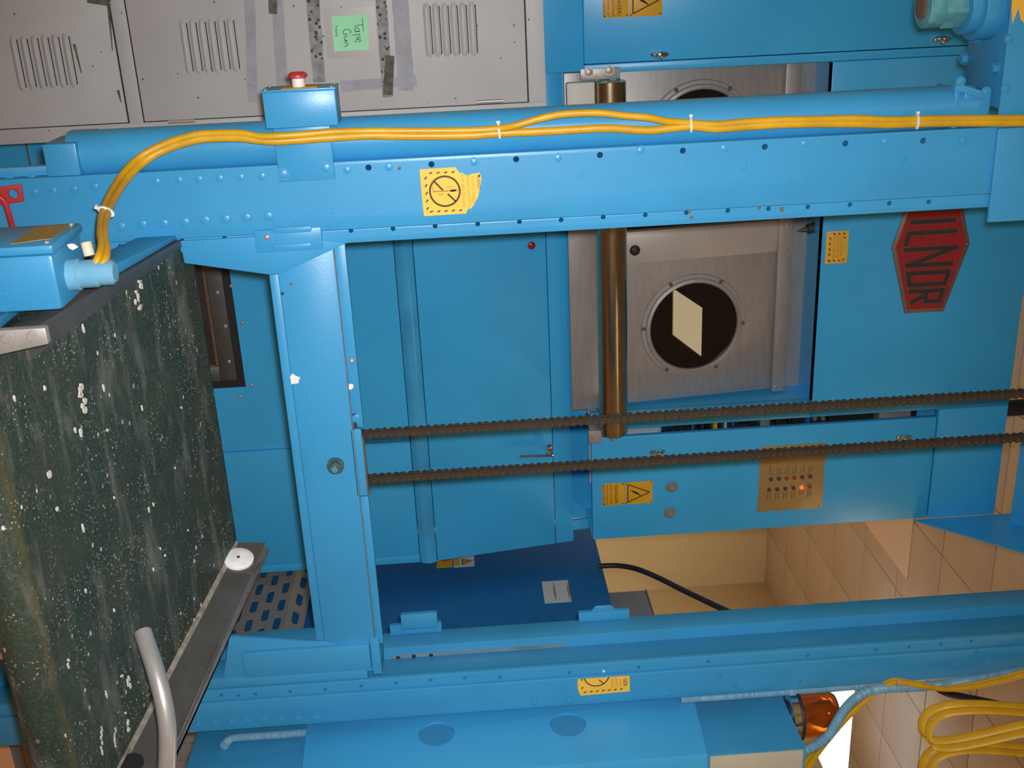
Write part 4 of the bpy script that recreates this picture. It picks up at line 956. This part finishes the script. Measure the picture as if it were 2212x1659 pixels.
# overhead blue duct leaning out from the dryer's top right
od = thing('overhead_duct', 'dark blue sheet metal duct leaning out above the dryer corner', 'duct', (1.5, 3.0, 2.95))
G().prism([(XC+.001, 2.996, 2.915), (XC+.001, 2.74, 3.175), (XC+.001, 2.70, 3.6), (XC+.001, 2.998, 3.6), (XC+.001, 2.998, 2.915)], (.004, 0, 0)).build('side_panel', DBLUE, od)
slope = PY(2190, 945, 2.88).x
G().prism([(slope, 2.93, 3.19), (XC, 2.93, 3.19), (XC, 2.72, 3.42), (slope, 2.72, 3.42)], (0, .02, .02)).build('sloping_panel', DBLUE, od, .001)
box('top_panel', DBLUE, od, slope, XC, 2.72, 2.99, 3.44, 3.46, .001)
# pipe seen above the dryer
pk = PY(2204, 880, 3.6); pr = thing('vent_pipe', 'dark vent pipe standing on the dryer roof', 'pipe', (pk.x, 3.6, 3.12))
G().lathe((pk.x, 3.6, 3.122), (0, 0, 1), [(.035, 0), (.035, .30), (.03, .31), (.03, .83)], 24).build('pipe', BLACK, pr, smooth=True)
G().cyl((pk.x, 3.6, 3.30), (pk.x, 3.6, 3.34), .042, 24).build('collar', STEELD, pr, smooth=True)

# ================================================================== NAVY CABINET, GREY CABINET, HOSE, GUARD
nc = thing('navy_cabinet', 'dark navy blue cabinet with isolator switch right of the dryer', 'cabinet', (2.05, 3.0, 0))
XN = 1.85; zN = 1.930
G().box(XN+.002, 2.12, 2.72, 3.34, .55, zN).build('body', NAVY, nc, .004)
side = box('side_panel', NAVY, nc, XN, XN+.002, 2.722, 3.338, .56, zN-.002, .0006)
for lx in (1.87, 2.10):
    for ly in (2.74, 3.32): box('leg', BLACK, nc, lx-.012, lx+.012, ly-.012, ly+.012, .001, .55, .002)
def px_rect(par, name, m, a, b, X, t_=.0008, lift=0.0):
    p, q_ = PX(*a, X), PX(*b, X)
    return G().box(X-lift-t_, X-lift, min(p.y, q_.y), max(p.y, q_.y), min(p.z, q_.z), max(p.z, q_.z)).build(name, m, par)
iso = px_rect(side, 'isolator_plate', YELD, (944, 1190), (978, 1225), XN)
c_ = PX(960, 1203, XN); G().lathe(c_, (-1, 0, 0), [(.028, 0), (.028, .010), (.022, .012)], 28).build('isolator_knob', mat('isolator red', (.28, .012, .03), .4), iso, smooth=True)
box('knob_bar', REDB, iso, c_.x-.022, c_.x-.011, c_.y-.024, c_.y+.024, c_.z-.005, c_.z+.005, .002)
wl = px_rect(side, 'hazard_label', CARDG, (980, 1203), (1025, 1223), XN)
px_rect(wl, 'yellow_field', YELD, (982, 1205), (993, 1222), XN, .0003, .0008)
a, b, c3 = PX(998, 1207, XN), PX(998, 1221, XN), PX(1020, 1212, XN)
G().prism([v+Vector((-.0009, 0, 0)) for v in (a, b, c3)], (-.0003, 0, 0)).build('warning_triangle', INK, wl)
ctr = (a+b+c3)/3; G().prism([ctr+(v-ctr)*.68+Vector((-.0012, 0, 0)) for v in (a, b, c3)], (-.0003, 0, 0)).build('triangle_fill', ORNG, wl)
q_ = ctr+Vector((-.0016, 0, -.004)); text('lettering', '!', .03, INK, wl, q_, U=(0, -1, 0), V=(0, 0, 1), lift=.0002)
il = px_rect(side, 'instruction_label', CARDG, (1170, 1257), (1235, 1300), XN)
for (xa, xb) in ((1193, 1203), (1223, 1233)):
    bd = px_rect(il, 'orange_band', ORNG, (xa, 1259), (xb, 1298), XN, .0003, .0008)
    m_ = (PX(xa, 1279, XN)+PX(xb, 1279, XN))/2; text('lettering', 'WARNING', .012, INK, bd, m_+Vector((-.0011, 0, 0)), U=(0, -1, 0), V=(0, 0, 1), lift=.0003)
gc = thing('grey_cabinet', 'plain grey cabinet standing behind the navy cabinet', 'cabinet', (2.15, 3.0, 0))
G().box(1.92, 2.11, 2.73, 3.0, zN+.002, 2.062).build('body', GREYP, gc, .004)
box('lid', GREYP, gc, 1.918, 2.112, 2.728, 3.002, 2.0625, 2.066, .001)
hs = tag(G().sweep(catmull([PX(1292, 1223, 1.838), PX(1335, 1222, 1.835), PX(1375, 1229, 1.82), PX(1420, 1247, 1.79), PX(1470, 1272, 1.76), PX(1520, 1296, 1.73), PX(1575, 1322, 1.70), PX(1640, 1352, 1.68)], 8), .0085, n=12).build('black_hose', BLACK, None, smooth=True), 'black hose arching from the navy cabinet towards the right post', 'hose')
pg = thing('perforated_guard', 'grey sheet guard with rows of oblong slots low beside the dryer', 'guard', (1.81, 2.85, .75))
XG = 1.80
def slotted(name, par, O, U, V, nu, nv, du, dv, sl, sw, stag, th):
    # sheet of cells, each with an obround slot
    O, U, V = Vector(O), Vector(U), Vector(V); N = U.cross(V); g = G()
    for j in range(nv):
        for i in range(nu):
            c_ = O+U*((i+.5)*du)+V*((j+.5)*dv); sh = stag*du*(j % 2)
            inner = []; outer = []
            for k in range(16):
                a = 2*PI*k/16; cx_ = math.cos(a)*sw/2+(sl-sw)/2*(0 if abs(math.cos(a)) < 1e-6 else (1 if math.cos(a) > 0 else -1)); cy_ = math.sin(a)*sw/2
                inner.append((cx_, cy_)); m_ = max(abs(math.cos(a)), abs(math.sin(a))); outer.append((math.cos(a)/m_*du/2, math.sin(a)/m_*dv/2))
            P = [c_+U*(x_+sh)+V*y_ for x_, y_ in inner]+[c_+U*(x_+sh)+V*y_ for x_, y_ in outer]
            P += [p_-N*th for p_ in P[:16]]
            g.add(P, [(k, (k+1) % 16, (k+1) % 16+16, k+16) for k in range(16)]+[(k+32, (k+1) % 16+32, (k+1) % 16, k) for k in range(16)])
    return g.build(name, GUARD, par)
slotted('slotted_side', pg, (XG, 3.16, .792), (0, -1, 0), (0, -.0, 1), 5, 4, .098, .041, .066, .021, .5, .003)
slotted('slotted_top', pg, (XG, 3.16, .9565), (0, -1, 0), (.55, 0, .835), 5, 1, .098, .060, .066, .021, 0, .003)
box('back_rail', STEELD, pg, XG+.02, XG+.035, 2.65, 3.16, .40, .78, .001)
gp = thing('grey_panel_box', 'grey ribbed metal box low behind the right post', 'box', (2.3, 2.7, 0))
G().box(1.80, 2.65, 2.40, 2.58, .02, .90).build('body', GREYP, gp, .004)
for k in range(8): box('rib', GREYP, gp, 1.80+.055*k, 1.806+.055*k, 2.394, 2.40, .1, .89, .001)

# ================================================================== CONTROL CABINET ON THE RIGHT POST
SBOX = mat('side box blue paint', (.055, .40, .76), .36, vary=.05, vscale=6)
cc = thing('control_cabinet', 'blue control cabinet with cream front on the right post', 'control cabinet', (1.45, 1.65, .9))
XA = 1.372
pA, pAn = PX(1690, 1497, XA), PX(1740, 1620, XA); zA = (pA.z+pAn.z)/2
yA0 = PX(1735, 1620, XA).y
G().box(XA, 1.60, yA0+.004, 1.76, .98, zA).build('body', BLUE, cc, .002)
zc_ = PX(1532, 1628, XA).z
box('front_cover', CREAM, cc, XA+.001, 1.60, yA0, yA0+.0035, zc_, zA-.006, .001)
XB = 1.350
pB0 = PX(657, 1600, XB); pB1 = PX(1515, 1570, XB); yB0 = PX(1530, 1630, XB).y
sb = G().prism([(XB, yB0, PX(655, 1655, XB).z), (XB, 1.735, PX(661, 1566, XB).z), (XB, 1.735, PX(1500, 1507, XB).z), (XB, yB0, PX(1529, 1628, XB).z)], (.019, 0, 0)).build('side_box', SBOX, cc, .002)
for px, r_ in (((943, 1585), .0335), ((1227, 1565), .0335)):
    c_ = PX(*px, XB); cut(sb, G().cyl(c_+Vector((-.01, 0, 0)), c_+Vector((.0060, 0, 0)), r_, 36).mesh('c', SBOX))
    G().cyl(c_+Vector((.0035, 0, 0)), c_+Vector((.0059, 0, 0)), r_-.001, 36).build('knockout_disc', mat('dull knockout blue', (.045, .28, .54), .5, vary=.05, vscale=20), sb)
box('front_box', SBOX, cc, XB+.004, 1.60, yB0-.002, yB0+.003, PX(655, 1655, XB).z, PX(1529, 1628, XB).z-.001, .0015)
bp2 = G().box(1.39, 1.60, 1.60, 1.78, PX(468, 1620, 1.39).z, .9795).build('lower_box', BLUE, cc, .002)
# beacon
bx0 = PY(1755, 1543, 1.70)
bn = thing('warning_beacon', 'amber beacon lamp with black base on top of the control cabinet', 'beacon', (bx0.x, 1.70, zA))
G().lathe((bx0.x, 1.70, zA), (0, 0, 1), [(.030, 0), (.030, .006), (.046, .010), (.047, .022), (.042, .024)], 36).build('base', BLACK, bn, smooth=True)
G().cyl((bx0.x, 1.70, zA+.002), (bx0.x, 1.70, zA+.0155), .0475, 36).build('chrome_collar', CHROME, bn, smooth=True)
zd = zA+.024; zdt = PY(1808, 1540, 1.70).z; hd_ = zdt-zd
do = G(); n_ = 40; prof = [(.043, 0), (.0435, hd_*.55), (.042, hd_*.8), (.036, hd_*.94), (.022, hd_), (.001, hd_*1.01)]
inn = [(r_*.94-.0004, h_*.97) for r_, h_ in prof[:-1]][::-1]
P = []; fs = []; allp = prof+inn
for r_, h_ in allp: P += [(bx0.x+max(r_, 1e-4)*math.cos(2*PI*i/n_), 1.70+max(r_, 1e-4)*math.sin(2*PI*i/n_), zd+h_) for i in range(n_)]
for k in range(len(allp)): k2 = (k+1) % len(allp); fs += [(k*n_+i, k*n_+(i+1) % n_, k2*n_+(i+1) % n_, k2*n_+i) for i in range(n_)]
do.add(P, fs).build('dome', AMBER, bn, smooth=True)
G().lathe((bx0.x, 1.70, zd+.002), (0, 0, 1), [(.012, 0), (.012, .012), (.020, .022), (.027, .042), (.024, .058), (.012, .068), (.002, .071)], 26).build('bulb', mat('amber tinted bulb', (.45, .16, .03), .12, .5), bn, smooth=True)
G().prism([(bx0.x+.005, 1.725, zd+.004), (bx0.x+.034, 1.715, zd+.004), (bx0.x+.032, 1.713, zd+.07), (bx0.x-.01, 1.728, zd+.07)], (0, .002, 0)).build('reflector', mat('amber lit reflector', (.9, .55, .15), .25, .6), bn)

# ================================================================== FLEXIBLE CONDUITS
def conduit(pts, r, label, rib=.0042):
    ps = catmull(pts, 40); ps2 = [ps[0]]; acc = 0.0
    for a, b in zip(ps[:-1], ps[1:]):
        acc += (b-a).length
        if acc >= rib/4: ps2.append(b); acc = 0
    o = G().sweep(ps2, r, n=12, rfun=lambda s: 1+.10*math.cos(2*PI*s/rib)).build('flexible_conduit', CONDUIT, None, smooth=True)
    return tag(o, label, 'conduit', 'flexible conduits on the right post')
conduit([PY(x, y, Y) for x, y, Y in ((1705,1634,1.60),(1745,1618,1.60),(1770,1606,1.60),(1791,1587,1.60),(1808,1560,1.605),(1825,1532,1.61),(1848,1509,1.62),(1876,1493,1.635),(1915,1486,1.65),(1985,1483,1.66),(2050,1477,1.665),(2110,1467,1.67),(2170,1456,1.67),(2240,1444,1.67),(2400,1426,1.67))], .0088, 'pale blue corrugated conduit curving over the amber beacon and up')
conduit([PY(x, y, 1.712) for x, y in ((1470,1511),(1560,1505),(1640,1499),(1700,1494),(1790,1487),(1870,1480))], .0075, 'corrugated conduit tucked against the outer edge of the right post')
conduit([PX(x, y, 1.362) for x, y in ((484,1612),(492,1601),(508,1594),(560,1590),(620,1586),(668,1582))], .0078, 'short blue corrugated conduit entering the underside of the cabinet side box')

# ================================================================== RIGHT HAND YELLOW CABLES
ra = [(1690,1730,1.64),(1745,1658,1.64),(1780,1610,1.64),(1832,1549,1.64),(1880,1507,1.64),(1905,1490,1.645),(1937,1474,1.652),(1985,1481,1.652),(2045,1489,1.65),(2100,1485,1.65),(2150,1474,1.65),(2212,1458,1.65),(2300,1430,1.65)]
RG_ = 'thin yellow cables beside the right post'
w1 = tag(G().sweep(path(ra), .0052, .0036, 10, wdir=(1, 0, 0)).build('yellow_cable', YCAB, None, smooth=True), 'thin yellow cable sagging from the tie on the right post, outer of two', 'cable', RG_)
w2 = tag(G().sweep(path([(x-7, y-5, Y+.008) for x, y, Y in ra]), .0048, .0034, 10, wdir=(1, 0, 0)).build('yellow_cable', YCAB, None, smooth=True), 'thin yellow cable sagging from the tie on the right post, inner of two', 'cable', RG_)
p = PY(1935, 1466, 1.66); box('cable_tie', mat('aged tie', (.50, .42, .28), .6), w1, p.x-.010, p.x+.008, 1.643, 1.648, p.z-.0018, p.z+.0018, .0005)
def loop(pts, label, off):
    wd = Vector((.20, -.90, .38)).normalized(); g = G(); base = path(pts)
    g.sweep([q+wd*off for q in base], .0076, .0026, 14, wdir=wd)
    return tag(g.build('festoon_cable', YCAB, None, smooth=True), label, 'cable', 'flat yellow festoon loops')
L1 = [(2420,1560,1.46),(2300,1540,1.47),(2212,1533,1.48),(2120,1527,1.49),(2050,1531,1.50),(2010,1548,1.505),(1998,1575,1.50),(2006,1600,1.49),(2040,1608,1.475),(2110,1597,1.46),(2212,1574,1.445),(2330,1556,1.43)]
L2 = [(2420,1642,1.46),(2300,1626,1.47),(2212,1620,1.475),(2110,1613,1.48),(2050,1617,1.485),(2014,1634,1.485),(1998,1668,1.48),(2012,1702,1.47),(2080,1712,1.46),(2212,1692,1.45),(2330,1672,1.44)]
loop(L1, 'upper hanging loop of flat yellow cable, strand nearer the camera', .0082)
loop(L1, 'upper hanging loop of flat yellow cable, strand nearer the ceiling', -.0082)
loop(L2, 'lower hanging loop of flat yellow cable, strand nearer the camera', .0082)
loop(L2, 'lower hanging loop of flat yellow cable, strand nearer the ceiling', -.0082)
tag(G().sweep(catmull([PY(2010, 1478, 2.2), PY(2045, 1497, 2.2), PY(2085, 1506, 2.2), PY(2125, 1514, 2.2), PY(2190, 1530, 2.2), PY(2300, 1565, 2.2)], 8), .0085, n=12).build('black_cable', BLACK, None, smooth=True), 'black cable crossing under the ceiling behind the yellow loops', 'cable')

# ================================================================== BELOW THE CONVEYOR NOSE
a = PZ(24, 1500, .0); b = PZ(44, 1588, .0)
pl_ = thing('blue_plinth', 'small blue painted plinth on the floor beneath the conveyor nose', 'plinth', (b.x-.15, b.y+.1, 0))
G().box(b.x-.12, b.x, b.y-.02, b.y+.18, .002, .11).build('block', BLUE, pl_, .004)
box('cap', BLUE, pl_, b.x-.123, b.x+.003, b.y-.025, b.y+.185, .11, .116, .002)
# carton lying under the nose
YC_ = 2.05
k0, k1, k2 = PY(24, 1624, YC_), PY(47, 1624, YC_), PY(75, 1640, YC_)
cx0 = PY(28, 1588, YC_).x
ct = thing('tan_carton', 'orange tan carton with a grey band under the conveyor nose', 'carton', (cx0+.2, YC_+.15, 0))
TANC = mat('orange tan board', (.80, .40, .21), .8, vary=.06, vscale=12)
box('lower_panel', TANC, ct, cx0, cx0+.4, YC_, YC_+.3, .002, k0.z, .002)
box('grey_band', mat('grey band', (.17, .18, .19), .7), ct, cx0-.001, cx0+.401, YC_-.001, YC_+.301, k0.z+.0005, k1.z, .001)
box('upper_panel', mat('dark tan board', (.42, .22, .08), .8, vary=.1, vscale=12), ct, cx0, cx0+.4, YC_, YC_+.3, k1.z+.0005, k2.z, .002)
